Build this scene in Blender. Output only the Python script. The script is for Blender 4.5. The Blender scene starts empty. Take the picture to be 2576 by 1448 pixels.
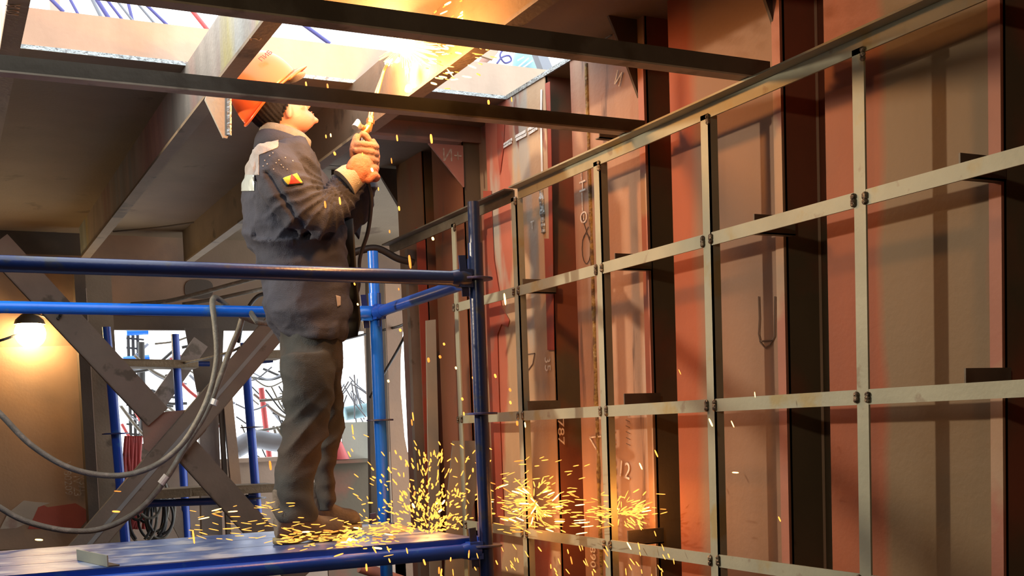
import bpy, bmesh, math, random
import numpy as np
from mathutils import Vector, Matrix, noise
random.seed(7)
S = bpy.context.scene
COL = S.collection
# ---------------------------------------------------------------- camera
F = 2901.3; PX = 1288.0; PY = 1272.3
YAW, PITCH, ROLL = 0.46168007, -0.0679557, -0.03563343
CAM = np.array([0, 0, 1.65])
_cy, _sy = math.cos(YAW), math.sin(YAW)
_f = np.array([_sy, _cy, 0.]); _r = np.array([_cy, -_sy, 0.]); _u = np.array([0, 0, 1.])
_f2 = math.cos(PITCH) * _f + math.sin(PITCH) * _u
_u2 = -math.sin(PITCH) * _f + math.cos(PITCH) * _u
RT = math.cos(ROLL) * _r + math.sin(ROLL) * _u2
UP = -math.sin(ROLL) * _r + math.cos(ROLL) * _u2
FW = _f2

def P(px, py, X=None, Y=None, Z=None):
    """a sight line of the photograph met with a plane of the place"""
    d = RT * (px - PX) / F - UP * (py - PY) / F + FW
    t = (X - CAM[0]) / d[0] if X is not None else (Y - CAM[1]) / d[1] if Y is not None else (Z - CAM[2]) / d[2]
    return Vector(CAM + t * d)

def proj(v):
    w = np.array(v) - CAM
    z = w @ FW
    return PX + F * (w @ RT) / z, PY - F * (w @ UP) / z

cam = bpy.data.cameras.new('camera'); co = bpy.data.objects.new('camera', cam); COL.objects.link(co)
M = Matrix(((RT[0], UP[0], -FW[0], CAM[0]), (RT[1], UP[1], -FW[1], CAM[1]), (RT[2], UP[2], -FW[2], CAM[2]), (0, 0, 0, 1)))
co.matrix_world = M
cam.sensor_width = 36; cam.lens = F / 2576 * 36
cam.shift_y = (PY - 724) / 2576
cam.clip_start = 0.05; cam.clip_end = 200
S.camera = co
S.view_settings.view_transform = 'Standard'; S.view_settings.look = 'None'
S.view_settings.gamma = 1; S.view_settings.use_curve_mapping = False
S.view_settings.exposure = 0.0
S.cycles.max_bounces = 6; S.cycles.diffuse_bounces = 3; S.cycles.glossy_bounces = 3
S.cycles.caustics_reflective = False; S.cycles.caustics_refractive = False
S.cycles.sample_clamp_indirect = 4

# ---------------------------------------------------------------- materials
def nt_new(name):
    m = bpy.data.materials.new(name); m.use_nodes = True
    n = m.node_tree; b = n.nodes['Principled BSDF']
    return m, n, b

def mat(name, col, rough=.6, metal=0., patches=(), bump=.0, bscale=60, var=.12, vscale=3, spec=.5, stretch=(1, 1, 1)):
    """painted / rusty steel, cloth...: base colour, slow variation, patches of other colour, fine bump"""
    m, n, b = nt_new(name); L = n.links
    tc = n.nodes.new('ShaderNodeTexCoord'); mp = n.nodes.new('ShaderNodeMapping'); mp.inputs['Scale'].default_value = stretch
    L.new(tc.outputs['Object'], mp.inputs['Vector'])
    cur = n.nodes.new('ShaderNodeRGB'); cur.outputs[0].default_value = (*col, 1); out = cur.outputs[0]
    ns = n.nodes.new('ShaderNodeTexNoise'); ns.inputs['Scale'].default_value = vscale; ns.inputs['Detail'].default_value = 6
    L.new(mp.outputs[0], ns.inputs['Vector'])
    mr = n.nodes.new('ShaderNodeMapRange'); mr.inputs[1].default_value = .3; mr.inputs[2].default_value = .7
    mr.inputs[3].default_value = 1 - var; mr.inputs[4].default_value = 1 + var
    L.new(ns.outputs[0], mr.inputs[0])
    for i, (pc, sc, th, soft) in enumerate(patches):
        pn = n.nodes.new('ShaderNodeTexNoise'); pn.inputs['Scale'].default_value = sc; pn.inputs['Detail'].default_value = 5
        pm = n.nodes.new('ShaderNodeMapping'); pm.inputs['Location'].default_value = (i * 7.3 + 1, i * 3.1, i * 5.7); pm.inputs['Scale'].default_value = stretch
        L.new(tc.outputs['Object'], pm.inputs['Vector']); L.new(pm.outputs[0], pn.inputs['Vector'])
        pr = n.nodes.new('ShaderNodeMapRange'); pr.inputs[1].default_value = th - soft; pr.inputs[2].default_value = th + soft
        L.new(pn.outputs[0], pr.inputs[0])
        mx = n.nodes.new('ShaderNodeMix'); mx.data_type = 'RGBA'
        L.new(pr.outputs[0], mx.inputs[0]); L.new(out, mx.inputs[6]); mx.inputs[7].default_value = (*pc, 1)
        out = mx.outputs[2]
    ml = n.nodes.new('ShaderNodeVectorMath'); ml.operation = 'SCALE'
    L.new(out, ml.inputs[0]); L.new(mr.outputs[0], ml.inputs['Scale'])
    L.new(ml.outputs[0], b.inputs['Base Color'])
    b.inputs['Roughness'].default_value = rough; b.inputs['Metallic'].default_value = metal
    b.inputs['Specular IOR Level'].default_value = spec
    if bump:
        bn = n.nodes.new('ShaderNodeTexNoise'); bn.inputs['Scale'].default_value = bscale; bn.inputs['Detail'].default_value = 4
        L.new(tc.outputs['Object'], bn.inputs['Vector'])
        bp = n.nodes.new('ShaderNodeBump'); bp.inputs['Strength'].default_value = bump; bp.inputs['Distance'].default_value = .01
        L.new(bn.outputs[0], bp.inputs['Height']); L.new(bp.outputs[0], b.inputs['Normal'])
    return m

def band(m, col, edges, wob=.05):
    """a coat of another paint between given positions along the wall, with a wandering edge"""
    n = m.node_tree; L = n.links; b = n.nodes['Principled BSDF']; src = b.inputs['Base Color'].links[0].from_socket
    tc = n.nodes.new('ShaderNodeTexCoord'); sx = n.nodes.new('ShaderNodeSeparateXYZ'); L.new(tc.outputs['Object'], sx.inputs[0])
    ns = n.nodes.new('ShaderNodeTexNoise'); ns.inputs['Scale'].default_value = 2.2; ns.inputs['Detail'].default_value = 3; L.new(tc.outputs['Object'], ns.inputs['Vector'])
    ad = n.nodes.new('ShaderNodeMath'); ad.operation = 'MULTIPLY_ADD'; L.new(ns.outputs[0], ad.inputs[0]); ad.inputs[1].default_value = wob * 4; L.new(sx.outputs[1], ad.inputs[2])
    out = None
    for e, w, up in edges:
        mr = n.nodes.new('ShaderNodeMapRange'); e2 = e + wob * 2
        mr.inputs[1].default_value = e2 - w if up else e2 + w; mr.inputs[2].default_value = e2 + w if up else e2 - w
        L.new(ad.outputs[0], mr.inputs[0])
        if out is None: out = mr.outputs[0]
        else:
            mm = n.nodes.new('ShaderNodeMath'); mm.operation = 'MULTIPLY'; L.new(out, mm.inputs[0]); L.new(mr.outputs[0], mm.inputs[1]); out = mm.outputs[0]
    mx = n.nodes.new('ShaderNodeMix'); mx.data_type = 'RGBA'; L.new(out, mx.inputs[0]); L.new(src, mx.inputs[6]); mx.inputs[7].default_value = (*col, 1)
    L.new(mx.outputs[2], b.inputs['Base Color']); return m

def emis(name, col, s):
    m, n, b = nt_new(name)
    b.inputs['Base Color'].default_value = (0, 0, 0, 1)
    b.inputs['Emission Color'].default_value = (*col, 1); b.inputs['Emission Strength'].default_value = s
    m.cycles.emission_sampling = 'NONE'
    return m

TAN = (.27, .185, .09); OX = (.36, .12, .07); RED = (.42, .09, .05)
Mt = dict(
    hull=mat('red oxide primer', (.28, .095, .042), .62, 0, [(TAN, .8, .56, .08), ((.31, .085, .035), 1.1, .56, .03), ((.15, .08, .05), 6, .68, .03)], .12, 40, .12, 4, stretch=(1, 1, .35)),
    hull_tan=mat('worn tan primer', (.50, .33, .20), .6, 0, [((.45, .13, .08), 1.5, .54, .015), ((.42, .36, .30), 2.2, .6, .02), ((.25, .10, .07), 9, .68, .03)], .15, 50, .15, 5, stretch=(1, 1, .3)),
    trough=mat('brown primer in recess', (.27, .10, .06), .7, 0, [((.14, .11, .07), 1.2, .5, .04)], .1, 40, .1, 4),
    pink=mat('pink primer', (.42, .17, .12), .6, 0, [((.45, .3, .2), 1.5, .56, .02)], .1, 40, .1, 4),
    ceil=mat('weathered deck plate', (.205, .155, .10), .75, 0, [((.17, .115, .075), .7, .52, .08), ((.12, .08, .05), 3, .68, .02)], .15, 60, .1, 3),
    coam=mat('pale primer coaming', (.50, .38, .29), .65, 0, [((.52, .31, .20), .9, .5, .06), ((.62, .5, .38), 5, .66, .02), ((.25, .2, .14), 5, .74, .02)], .12, 50, .14, 6, stretch=(1, 1, .35)),
    cut=mat('torch cut bare steel edge', (.35, .38, .38), .4, .6, [((.2, .2, .2), 70, .58, .05)], .6, 90, .2, 30),
    beam=mat('brown deck beam', (.20, .15, .10), .7, 0, [((.21, .16, .11), 1.5, .56, .04), ((.10, .075, .05), 5, .64, .03)], .15, 60, .14, 5),
    beam_lit=mat('streaked sky lit beam', (.42, .36, .29), .6, .1, [((.50, .27, .21), 1.2, .55, .05), ((.36, .42, .40), 2, .58, .06), ((.50, .42, .16), 2.5, .66, .04)], .2, 60, .2, 8, stretch=(1, 1, .25)),  # lighter copy of the beam steel, sky light put into the colour
    grid=mat('khaki flat steel', (.36, .38, .30), .55, .15, [((.36, .31, .16), 5, .62, .04), ((.28, .26, .2), 14, .68, .03)], .08, 60, .08, 7),
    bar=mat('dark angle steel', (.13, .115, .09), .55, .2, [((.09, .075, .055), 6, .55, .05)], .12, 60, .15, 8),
    barlit=mat('lit angle steel leg', (.46, .40, .31), .6, .1, [((.22, .18, .13), 6, .58, .05)], .12, 60, .15, 8),  # paler than the upright leg: light on the underside put into the colour
    weld=mat('weld bead', (.25, .21, .16), .35, .8, [((.08, .06, .05), 60, .52, .05)], .8, 150, .3, 60),
    rust=mat('yellow rust weld', (.33, .22, .07), .8, 0, [((.16, .1, .05), 20, .52, .04), ((.45, .36, .18), 30, .62, .03)], .8, 90, .25, 30),
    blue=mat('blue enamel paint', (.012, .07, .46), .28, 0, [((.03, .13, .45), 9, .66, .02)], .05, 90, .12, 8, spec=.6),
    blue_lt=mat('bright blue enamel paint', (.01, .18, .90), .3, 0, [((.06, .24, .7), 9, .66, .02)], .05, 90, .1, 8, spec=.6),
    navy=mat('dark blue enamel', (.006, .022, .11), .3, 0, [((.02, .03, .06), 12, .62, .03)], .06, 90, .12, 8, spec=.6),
    disc=mat('grey rosette', (.16, .15, .14), .45, .5, [((.05, .06, .2), 9, .5, .05)], .1, 80, .15, 10),
    wood=mat('old plank', (.24, .18, .11), .85, 0, [((.12, .09, .055), 8, .6, .05)], .4, 60, .2, 9, stretch=(.3, 3, 3)),
    brace=mat('brown channel steel', (.25, .20, .155), .65, .1, [((.25, .19, .15), 2, .56, .05), ((.14, .11, .08), 8, .64, .03)], .15, 60, .12, 6),
    braceline=mat('grey chalk line on steel', (.33, .34, .33), .6, .2, [], .1, 60, .1, 6),
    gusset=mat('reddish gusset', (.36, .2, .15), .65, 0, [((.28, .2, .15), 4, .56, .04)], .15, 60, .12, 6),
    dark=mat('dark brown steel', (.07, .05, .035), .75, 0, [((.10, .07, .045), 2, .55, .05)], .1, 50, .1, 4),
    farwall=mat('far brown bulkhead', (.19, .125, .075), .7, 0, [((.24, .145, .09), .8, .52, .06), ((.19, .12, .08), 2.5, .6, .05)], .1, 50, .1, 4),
    panel=mat('tan brown panel', (.36, .215, .12), .6, 0, [((.30, .19, .12), 1.2, .54, .05)], .1, 50, .1, 4),
    redpaint=mat('red paint patch', (.36, .07, .04), .6, 0, [((.3, .1, .07), 6, .62, .04)], .08, 50, .1, 5),
    greypaint=mat('grey filler patch', (.40, .33, .26), .7, 0, [((.3, .2, .16), 5, .6, .04)], .08, 50, .1, 5),
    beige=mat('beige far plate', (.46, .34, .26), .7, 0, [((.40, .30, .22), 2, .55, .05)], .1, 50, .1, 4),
    chalk=mat('white chalk', (.8, .78, .72), .9, 0, [((.5, .42, .35), 60, .56, .05)], 0, 60, .1, 20),
    chalkdim=mat('faint chalk', (.5, .42, .34), .9, 0, [((.4, .28, .2), 60, .5, .08)], 0, 60, .1, 20),
    blackmark=mat('dark marker line', (.11, .07, .05), .8),
    hose=mat('grey rubber hose', (.17, .16, .13), .55, 0, [((.24, .22, .18), 30, .6, .05)], .3, 200, .15, 30),
    hoseb=mat('black cable', (.03, .03, .03), .5),
    hoser=mat('red hose', (.42, .05, .045), .5, 0, [((.3, .05, .05), 12, .6, .05)], .1, 60, .1, 9),
    tape=mat('white tape', (.75, .74, .7), .6),
    tank=mat('pale blue painted tank', (.22, .42, .5), .5, 0, [((.3, .5, .56), 3, .6, .05)], .05, 50, .1, 3),
    palepink=mat('pale pink column paint', (.7, .35, .28), .6),
    ropeb=mat('blue violet cable', (.10, .10, .32), .6),
    ropeg=mat('grey wire rope', (.22, .24, .28), .6),
    red=mat('red pole paint', (.6, .1, .1), .5),
    plate=mat('grey green steel plate', (.36, .36, .30), .6, .1, [((.42, .38, .3), 2, .56, .05)], .08, 50, .1, 4),
    floor=mat('dusty steel floor', (.16, .12, .09), .8, 0, [((.1, .08, .06), 2, .5, .1)], .2, 40, .2, 3),
    # clothing, person
    jacket=mat('navy grey work cloth', (.048, .052, .072), .8, 0, [((.058, .056, .066), 2, .55, .1)], .35, 260, .18, 9, spec=.3),
    trouser=mat('grey work cloth', (.050, .054, .054), .85, 0, [((.068, .054, .045), 3, .58, .08)], .35, 260, .18, 9, spec=.25),
    yoke=mat('light grey yoke cloth', (.34, .32, .31), .85, 0, [], .3, 260, .1, 9, spec=.25),
    reflect=mat('silver reflective tape', (.55, .62, .6), .35, .3, [], .1, 100, .06, 9),
    knit=mat('grey knit collar', (.24, .22, .18), .95, 0, [], .3, 300, .15, 30, spec=.1),
    beanie=mat('black knit cap', (.022, .020, .020), .95, 0, [], .3, 300, .15, 30, spec=.1),
    skin=mat('skin', (.60, .285, .195), .45, 0, [((.66, .25, .18), 9, .58, .1)], .08, 220, .07, 14),
    lip=mat('lip', (.56, .22, .165), .4),
    eye=mat('eye', (.75, .72, .68), .15),
    iris=mat('iris', (.06, .05, .04), .15),
    helmet=mat('orange hard hat plastic', (.95, .16, .035), .28, 0, [], .03, 60, .05, 3, spec=.5),
    glove=mat('worn leather glove', (.32, .17, .12), .8, 0, [((.22, .13, .1), 18, .55, .08)], .3, 160, .12, 12, spec=.2),
    glove_o=mat('orange leather glove', (.44, .165, .10), .75, 0, [((.42, .15, .09), 14, .55, .08)], .3, 160, .12, 12, spec=.2),
    cuff=mat('canvas glove cuff', (.34, .31, .25), .9, 0, [], .3, 200, .1, 12),
    boot=mat('dusty brown leather', (.12, .10, .08), .7, 0, [((.19, .165, .13), 12, .56, .06)], .3, 120, .2, 12),
    sole=mat('tan rubber sole', (.27, .23, .12), .8),
    yellow=mat('yellow cloth patch', (.75, .55, .05), .7),
    redp=mat('red cloth print', (.6, .05, .03), .7),
    black=mat('black', (.012, .012, .012), .6),
    brass=mat('brass torch body', (.55, .32, .12), .32, .8, [((.42, .22, .1), 30, .55, .05)], .1, 90, .15, 30),
    copper=mat('hot copper nozzle', (.75, .35, .18), .35, .7),
    steel=mat('bright steel', (.6, .6, .58), .3, .8),
    hood=mat('lamp reflector grey', (.16, .14, .11), .5, .4),
    spark=emis('glowing spark', (1., .31, .045), 2.9), sparkh=emis('white hot spark', (1., .52, .14), 7),
    sparko=emis('orange spark', (1., .20, .025), 2.6),
    flame=emis('white hot cutting flame', (1., .72, .34), 16),
    flameo=emis('yellow orange flame', (1., .42, .08), 7),
    bulb=emis('lamp bulb glow', (1., .66, .30), 75),
)

def deck_mat():
    """blue steel plank, paint worn, embossed pattern"""
    m, n, b = nt_new('worn blue scaffold deck'); L = n.links
    tc = n.nodes.new('ShaderNodeTexCoord')
    ns = n.nodes.new('ShaderNodeTexNoise'); ns.inputs['Scale'].default_value = 7; ns.inputs['Detail'].default_value = 8
    L.new(tc.outputs['Object'], ns.inputs['Vector'])
    cr = n.nodes.new('ShaderNodeValToRGB'); e = cr.color_ramp.elements
    e[0].position = .36; e[0].color = (.03, .085, .32, 1); e[1].position = .62; e[1].color = (.42, .47, .58, 1)
    k = e.new(.5); k.color = (.11, .18, .40, 1)
    L.new(ns.outputs[0], cr.inputs[0]); L.new(cr.outputs[0], b.inputs['Base Color'])
    br = n.nodes.new('ShaderNodeTexBrick'); br.inputs['Scale'].default_value = 9; br.offset = .5
    br.inputs['Mortar Size'].default_value = .022; br.inputs['Brick Width'].default_value = .8; br.inputs['Row Height'].default_value = .45
    L.new(tc.outputs['Object'], br.inputs['Vector'])
    bp = n.nodes.new('ShaderNodeBump'); bp.inputs['Strength'].default_value = .5; bp.inputs['Distance'].default_value = .004
    L.new(br.outputs['Fac'], bp.inputs['Height']); L.new(bp.outputs[0], b.inputs['Normal'])
    rr = n.nodes.new('ShaderNodeMapRange'); rr.inputs[3].default_value = .18; rr.inputs[4].default_value = .55
    L.new(ns.outputs[0], rr.inputs[0]); L.new(rr.outputs[0], b.inputs['Roughness'])
    b.inputs['Metallic'].default_value = .25
    return m
Mt['deck'] = deck_mat(); Mt['bulb'].cycles.emission_sampling = 'FRONT'

# ---------------------------------------------------------------- mesh builder
class MB:
    def __init__(s): s.v = []; s.f = []
    def add(s, vs, fs):
        o = len(s.v); s.v += [Vector(q) for q in vs]; s.f += [tuple(i + o for i in f) for f in fs]; return s
    def box(s, a, b):
        (x0, y0, z0), (x1, y1, z1) = a, b
        x0, x1 = min(x0, x1), max(x0, x1); y0, y1 = min(y0, y1), max(y0, y1); z0, z1 = min(z0, z1), max(z0, z1)
        v = [(x, y, z) for z in (z0, z1) for y in (y0, y1) for x in (x0, x1)]
        return s.add(v, [(0, 2, 3, 1), (4, 5, 7, 6), (0, 1, 5, 4), (2, 6, 7, 3), (0, 4, 6, 2), (1, 3, 7, 5)])
    def bar(s, a, b, w, h, up=(0, 0, 1), off=(0, 0)):
        """rectangular bar from a to b; w across, h along up"""
        a, b = Vector(a), Vector(b); d = (b - a).normalized(); u = Vector(up); r = d.cross(u).normalized(); u = r.cross(d).normalized()
        o = r * off[0] + u * off[1]; v = []
        for p in (a, b):
            for i, j in ((-1, -1), (1, -1), (1, 1), (-1, 1)): v.append(p + o + r * (w / 2 * i) + u * (h / 2 * j))
        return s.add(v, [(0, 1, 2, 3), (7, 6, 5, 4), (0, 4, 5, 1), (1, 5, 6, 2), (2, 6, 7, 3), (3, 7, 4, 0)])
    def tube(s, pts, r, n=12, cap=True, closed=False):
        pts = [Vector(p) for p in pts]; m = len(pts)
        rs = r if isinstance(r, (list, tuple)) else [r] * m
        d0 = (pts[1] - pts[0]).normalized(); u = d0.orthogonal().normalized(); v = []
        for i, p in enumerate(pts):
            d = (pts[min(i + 1, m - 1)] - pts[max(i - 1, 0)]).normalized()
            u = (u - d * u.dot(d)).normalized(); w = d.cross(u)
            for k in range(n):
                t = 2 * math.pi * k / n; v.append(p + (u * math.cos(t) + w * math.sin(t)) * rs[i])
        f = [(i * n + k, i * n + (k + 1) % n, (i + 1) * n + (k + 1) % n, (i + 1) * n + k) for i in range(m - 1) for k in range(n)]
        if cap: f += [tuple(range(n))[::-1], tuple((m - 1) * n + k for k in range(n))]
        return s.add(v, f)
    def prism(s, poly, ext):
        """polygon (3D points) extruded by vector ext"""
        e = Vector(ext); n = len(poly); v = [Vector(p) for p in poly] + [Vector(p) + e for p in poly]
        return s.add(v, [tuple(range(n))[::-1], tuple(range(n, 2 * n))] + [(i, (i + 1) % n, (i + 1) % n + n, i + n) for i in range(n)])
    def loft(s, rings):
        n = len(rings[0]); v = [p for r in rings for p in r]
        f = [(i * n + k, i * n + (k + 1) % n, (i + 1) * n + (k + 1) % n, (i + 1) * n + k) for i in range(len(rings) - 1) for k in range(n)]
        f += [tuple(range(n))[::-1], tuple((len(rings) - 1) * n + k for k in range(n))]
        return s.add(v, f)
    def ball(s, c, r, n=10, m=6):
        c = Vector(c); r = r if isinstance(r, (tuple, list)) else (r, r, r); rings = []
        for i in range(m + 1):
            t = math.pi * (i + .001) / (m + .002); rings.append([c + Vector((r[0] * math.sin(t) * math.cos(2 * math.pi * k / n), r[1] * math.sin(t) * math.sin(2 * math.pi * k / n), -r[2] * math.cos(t))) for k in range(n)])
        return s.loft(rings)

def spline(pts, k=8):
    pts = [Vector(p) for p in pts]; out = []; q = [pts[0] * 2 - pts[1]] + pts + [pts[-1] * 2 - pts[-2]]
    for i in range(1, len(q) - 2):
        a, b, c, d = q[i - 1:i + 3]
        for j in range(k):
            t = j / k; out.append(.5 * ((2 * b) + (c - a) * t + (2 * a - 5 * b + 4 * c - d) * t * t + (3 * b - a - 3 * c + d) * t ** 3))
    return out + [pts[-1]]

def loc_of(o):
    v = Vector((0, 0, 0))
    while o is not None: v += o.location; o = o.parent
    return v

def obj(name, mb, m, parent=None, smooth=False, bevel=0, label=None, mods=()):
    off = loc_of(parent) if parent else Vector((0, 0, 0))
    if isinstance(mb, MB):
        me = bpy.data.meshes.new(name); me.from_pydata([v - off for v in mb.v], [], mb.f); me.update()
        bm = bmesh.new(); bm.from_mesh(me); bmesh.ops.recalc_face_normals(bm, faces=bm.faces); bm.to_mesh(me); bm.free()
    else:
        me = mb; me.transform(Matrix.Translation(-off))
    me.materials.append(m if not isinstance(m, str) else Mt[m])
    if smooth: me.polygons.foreach_set('use_smooth', [True] * len(me.polygons))
    o = bpy.data.objects.new(name, me); COL.objects.link(o)
    if parent: o.parent = parent
    if bevel:
        b = o.modifiers.new('b', 'BEVEL'); b.width = bevel; b.segments = 2; b.limit_method = 'ANGLE'
    if smooth and isinstance(smooth, float):
        me.set_sharp_from_angle(angle=smooth)
    if label: o['label'] = label
    return o

SM = .7
def thing(name, label, cat, loc=(0, 0, 0), group=None):
    o = bpy.data.objects.new(name, None); COL.objects.link(o); o.location = loc; o.empty_display_size = .1
    o['label'] = label; o['category'] = cat
    if group: o['group'] = group
    return o
def tag(o, label, cat, group=None, kind=None):
    if label: o['label'] = label
    if cat: o['category'] = cat
    if group: o['group'] = group
    if kind: o['kind'] = kind
    return o
def struct(name, mb, m, **k):
    o = obj(name, mb, m, **k); o['kind'] = 'structure'; return o

def text(s, p, right, up, size, m, parent, name='chalk_writing', push=.002, th=0.0):
    """flat lettering on a surface, right/up are the world directions of the line of writing"""
    cu = bpy.data.curves.new(name, 'FONT'); cu.body = s; cu.size = size; cu.extrude = .0006; cu.offset = th
    cu.align_x = 'CENTER'; cu.align_y = 'CENTER'; cu.resolution_u = 3
    r = Vector(right).normalized(); u = Vector(up); u = (u - r * u.dot(r)).normalized(); nn = r.cross(u)
    t = bpy.data.objects.new(name, cu); COL.objects.link(t)
    dg = bpy.context.evaluated_depsgraph_get(); me = bpy.data.meshes.new_from_object(t.evaluated_get(dg))
    bpy.data.objects.remove(t)
    q = Vector(p) + nn * push
    me.transform(Matrix(((r.x, u.x, nn.x, q.x), (r.y, u.y, nn.y, q.y), (r.z, u.z, nn.z, q.z), (0, 0, 0, 1))))
    me.materials.clear()
    return obj(name, me, m, parent)

def stroke(lines, w, m, parent, name='chalk_mark', nrm=(-1, 0, 0)):
    mb = MB()
    for ln in lines:
        for a, b in zip(ln[:-1], ln[1:]): mb.bar(a, b, w, .002, up=nrm)
    return obj(name, mb, m, parent)

# ---------------------------------------------------------------- the setting
XC = 2.36; XT = 2.50; ZR = 3.10; ZB = 2.88; YF = 8.6; XG = 2.2
T = .014
cb = MB()
cb.box((-4, 4.66, ZR), (4.6, 9.2, ZR + T))            # deck beyond the hatch
cb.box((1.0, -4.2, ZR), (1.66, 3.85, ZR + T)); cb.box((1.66, -4.2, ZR), (3.0, 3.96, ZR + T))           # deck above, near side
cb.box((-4, -4.2, ZR), (1.0, 3.0, ZR + T))
cb.box((-4, 3.0, ZR), (-1.6, 4.66, ZR + T))
cb.box((XC + .005, 3.76, ZR), (3.0, 4.66, ZR + T))
ceil = struct('ceiling', cb, 'ceil')
ce = MB(); ce.box((-1.6, 4.654, ZR - .001), (2.37, 4.66, ZR + T)); struct('trim_1', ce, 'cut')
ce = MB(); ce.box((XC - .006, 3.76, ZR - .004), (XC + .004, 4.645, ZR + T)); struct('trim_2', ce, 'cut')
cm = MB(); cm.box((-1.6, 4.665, ZR + T), (2.75, 4.685, 3.245)); cm.box((-1.6, 4.665, 3.245), (2.75, 4.70, 3.252))
struct('trim_3', cm, 'coam')
fl = MB(); fl.box((-4, -4.2, -.05), (4.6, 9.4, 0)); struct('floor', fl, 'floor')
w = MB(); w.box((-4.05, -4.2, 0), (-4, 9.2, ZR)); struct('wall_left', w, 'farwall')
w = MB(); w.box((-4, -4.25, 0), (3.0, -4.2, ZR)); struct('wall_near', w, 'farwall')

# right wall: box corrugations, raised panels and recesses
def hullmat(n_): return mat(n_, (.30, .095, .042), .62, 0, [((.23, .13, .07), .9, .58, .08), ((.34, .085, .03), 1.3, .55, .06), ((.15, .08, .05), 7, .70, .03)], .12, 40, .1, 4, stretch=(1, 1, .35))
Mt['hullA'] = band(hullmat('red oxide with wide tan coat'), (.225, .15, .078), [(2.40, .018, False), (2.03, .02, True)], .02)
Mt['hullB'] = band(hullmat('red oxide with pinkish tan coat'), (.27, .155, .095), [(3.26, .03, False)], .03)
Mt['hullC'] = mat('streaked pinkish tan primer', (.38, .22, .14), .6, 0, [((.46, .34, .27), 5, .56, .04), ((.30, .11, .06), 1.6, .55, .04), ((.16, .09, .06), 9, .64, .03)], .15, 50, .15, 5, stretch=(1, 1.4, .18))
cr = [(-2.6, -2.0), (-1.8, -1.25), (-1.05, -.5), (-.28, .28), (.48, 1.05), (1.24, 1.83), (2.005, 2.623), (2.808, 3.40), (3.551, 4.085), (4.296, 4.88), (5.16, 5.52), (5.66, 6.02)]
panels = []
for i, (y0, y1) in enumerate(cr):
    b = MB(); top = ZR
    m = {9: 'hull_tan', 8: 'hullC', 7: 'hullB', 6: 'hullA'}.get(i, 'hull')
    b.box((XC, y0, 0), (XC + .012, y1, top))
    o = struct('wall_right', b, m); panels.append(o)
tr = MB()
edges = [-4.2] + [y for c in cr for y in c] + [6.04]
side = MB()
for i in range(0, len(edges), 2):
    y0, y1 = edges[i], edges[i + 1]
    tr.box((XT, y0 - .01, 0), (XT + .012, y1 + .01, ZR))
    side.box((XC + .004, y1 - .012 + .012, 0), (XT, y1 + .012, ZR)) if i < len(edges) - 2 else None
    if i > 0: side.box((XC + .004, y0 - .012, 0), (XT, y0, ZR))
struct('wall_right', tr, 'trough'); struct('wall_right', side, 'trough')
b = MB(); b.box((2.462, 4.90, 0), (2.472, 5.06, ZR)); struct('wall_right', b, 'hull_tan'); b = MB(); b.box((2.455, 5.06, 0), (2.465, 5.155, ZR)); struct('wall_right', b, 'pink')  # recess strips in paler primer, the light falling there put into their colour
# weld lines down the recess corners and pale rounded corner strips on the panels
for k, (y0, y1) in enumerate(cr[5:10]):
    b = MB(); b.tube([(XT - .005, y0 + .001 - .0, z / 10) for z in range(0, 31)], .006, 6)
    ws = obj('weld_seam', b, 'coam', panels[5 + k])
for k in (6, 7, 8):
    y0, y1 = cr[k]
    b = MB(); b.box((XC - .008, y0 - .002, 0), (XC, y0 + .035, 3.0)); obj('corner_strip', b, 'pink', panels[k])

def on_wall(px, py): return P(px, py, X=XC - .004)
# knee brackets between deck and wall
for k, (pt, pz) in enumerate((((1608, 245), (1525, 148)), ((1950, 70), (1905, 0)))):
    a = P(*pt, X=XC); y = a.y
    b = MB(); b.prism([(XC, y, a.z), (XC, y, ZR), (XC - .12, y, ZR), (XC - .10, y, ZR - .04)], (0, .012, 0))
    obj('knee_bracket', b, 'dark', panels[8 - k], label='dark triangular knee bracket under the deck')
# yellow rust seam, paint line, chalk on the panels
C_, B_, A_, D_ = panels[8], panels[7], panels[6], panels[9]
b = MB(); pth = []
for i in range(60):
    z = .1 + i * .05; pth.append((XC + .002 + .003 * noise.noise(Vector((z * 9, 0, 0))), 3.955 + .006 * noise.noise(Vector((z * 7, 3, 0))), z))
b.tube(pth, [.011 + .006 * noise.noise(Vector((p[2] * 14, 1, 2))) for p in pth], 8)
obj('weld_seam', b, 'rust', C_, smooth=True, label='rough yellow brown vertical weld')
b = MB(); q0, q1 = on_wall(1362, 478), on_wall(1368, 585)
b.tube([q0.lerp(q1, i / 14) + Vector((0, .006 * noise.noise(Vector((i, 0, 0))), 0)) for i in range(15)], [.012 + .008 * noise.noise(Vector((i * 2.2, 4, 1))) for i in range(15)], 8)
obj('weld_seam', b, 'cut', D_, label='lumpy bright weld scar')
R_, U_ = (0, -1, 0), (0, 0, 1)
def W(s, px, py, size, par, m='chalk', rot=0):
    c, n_ = math.cos(rot), math.sin(rot)
    right = Vector((0, -c, -n_)); up = Vector((0, -n_, c))
    return text(s, on_wall(px, py), right, up, size, m, par)
W('\u2014H\u2014\u0398', 1466, 485, .07, C_, 'chalk', math.pi / 2)
W('T', 1340, 567, .05, D_); W('35', 1378, 915, .07, D_, 'chalk', math.pi / 2)
W('787', 1412, 1085, .075, C_, 'chalkdim', math.pi / 2)
W('УК 55 890', 1540, 1180, .07, C_, 'chalkdim', math.pi / 2); W('12', 1571, 1183, .09, C_, 'chalk', .2)
W('890', 1492, 1400, .06, C_, 'chalk', math.pi / 2); W('/ / / / / /', 1580, 1080, .04, C_, 'blackmark', math.pi / 2)
W('И', 1556, 200, .07, C_, 'chalk', .5)
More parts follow.
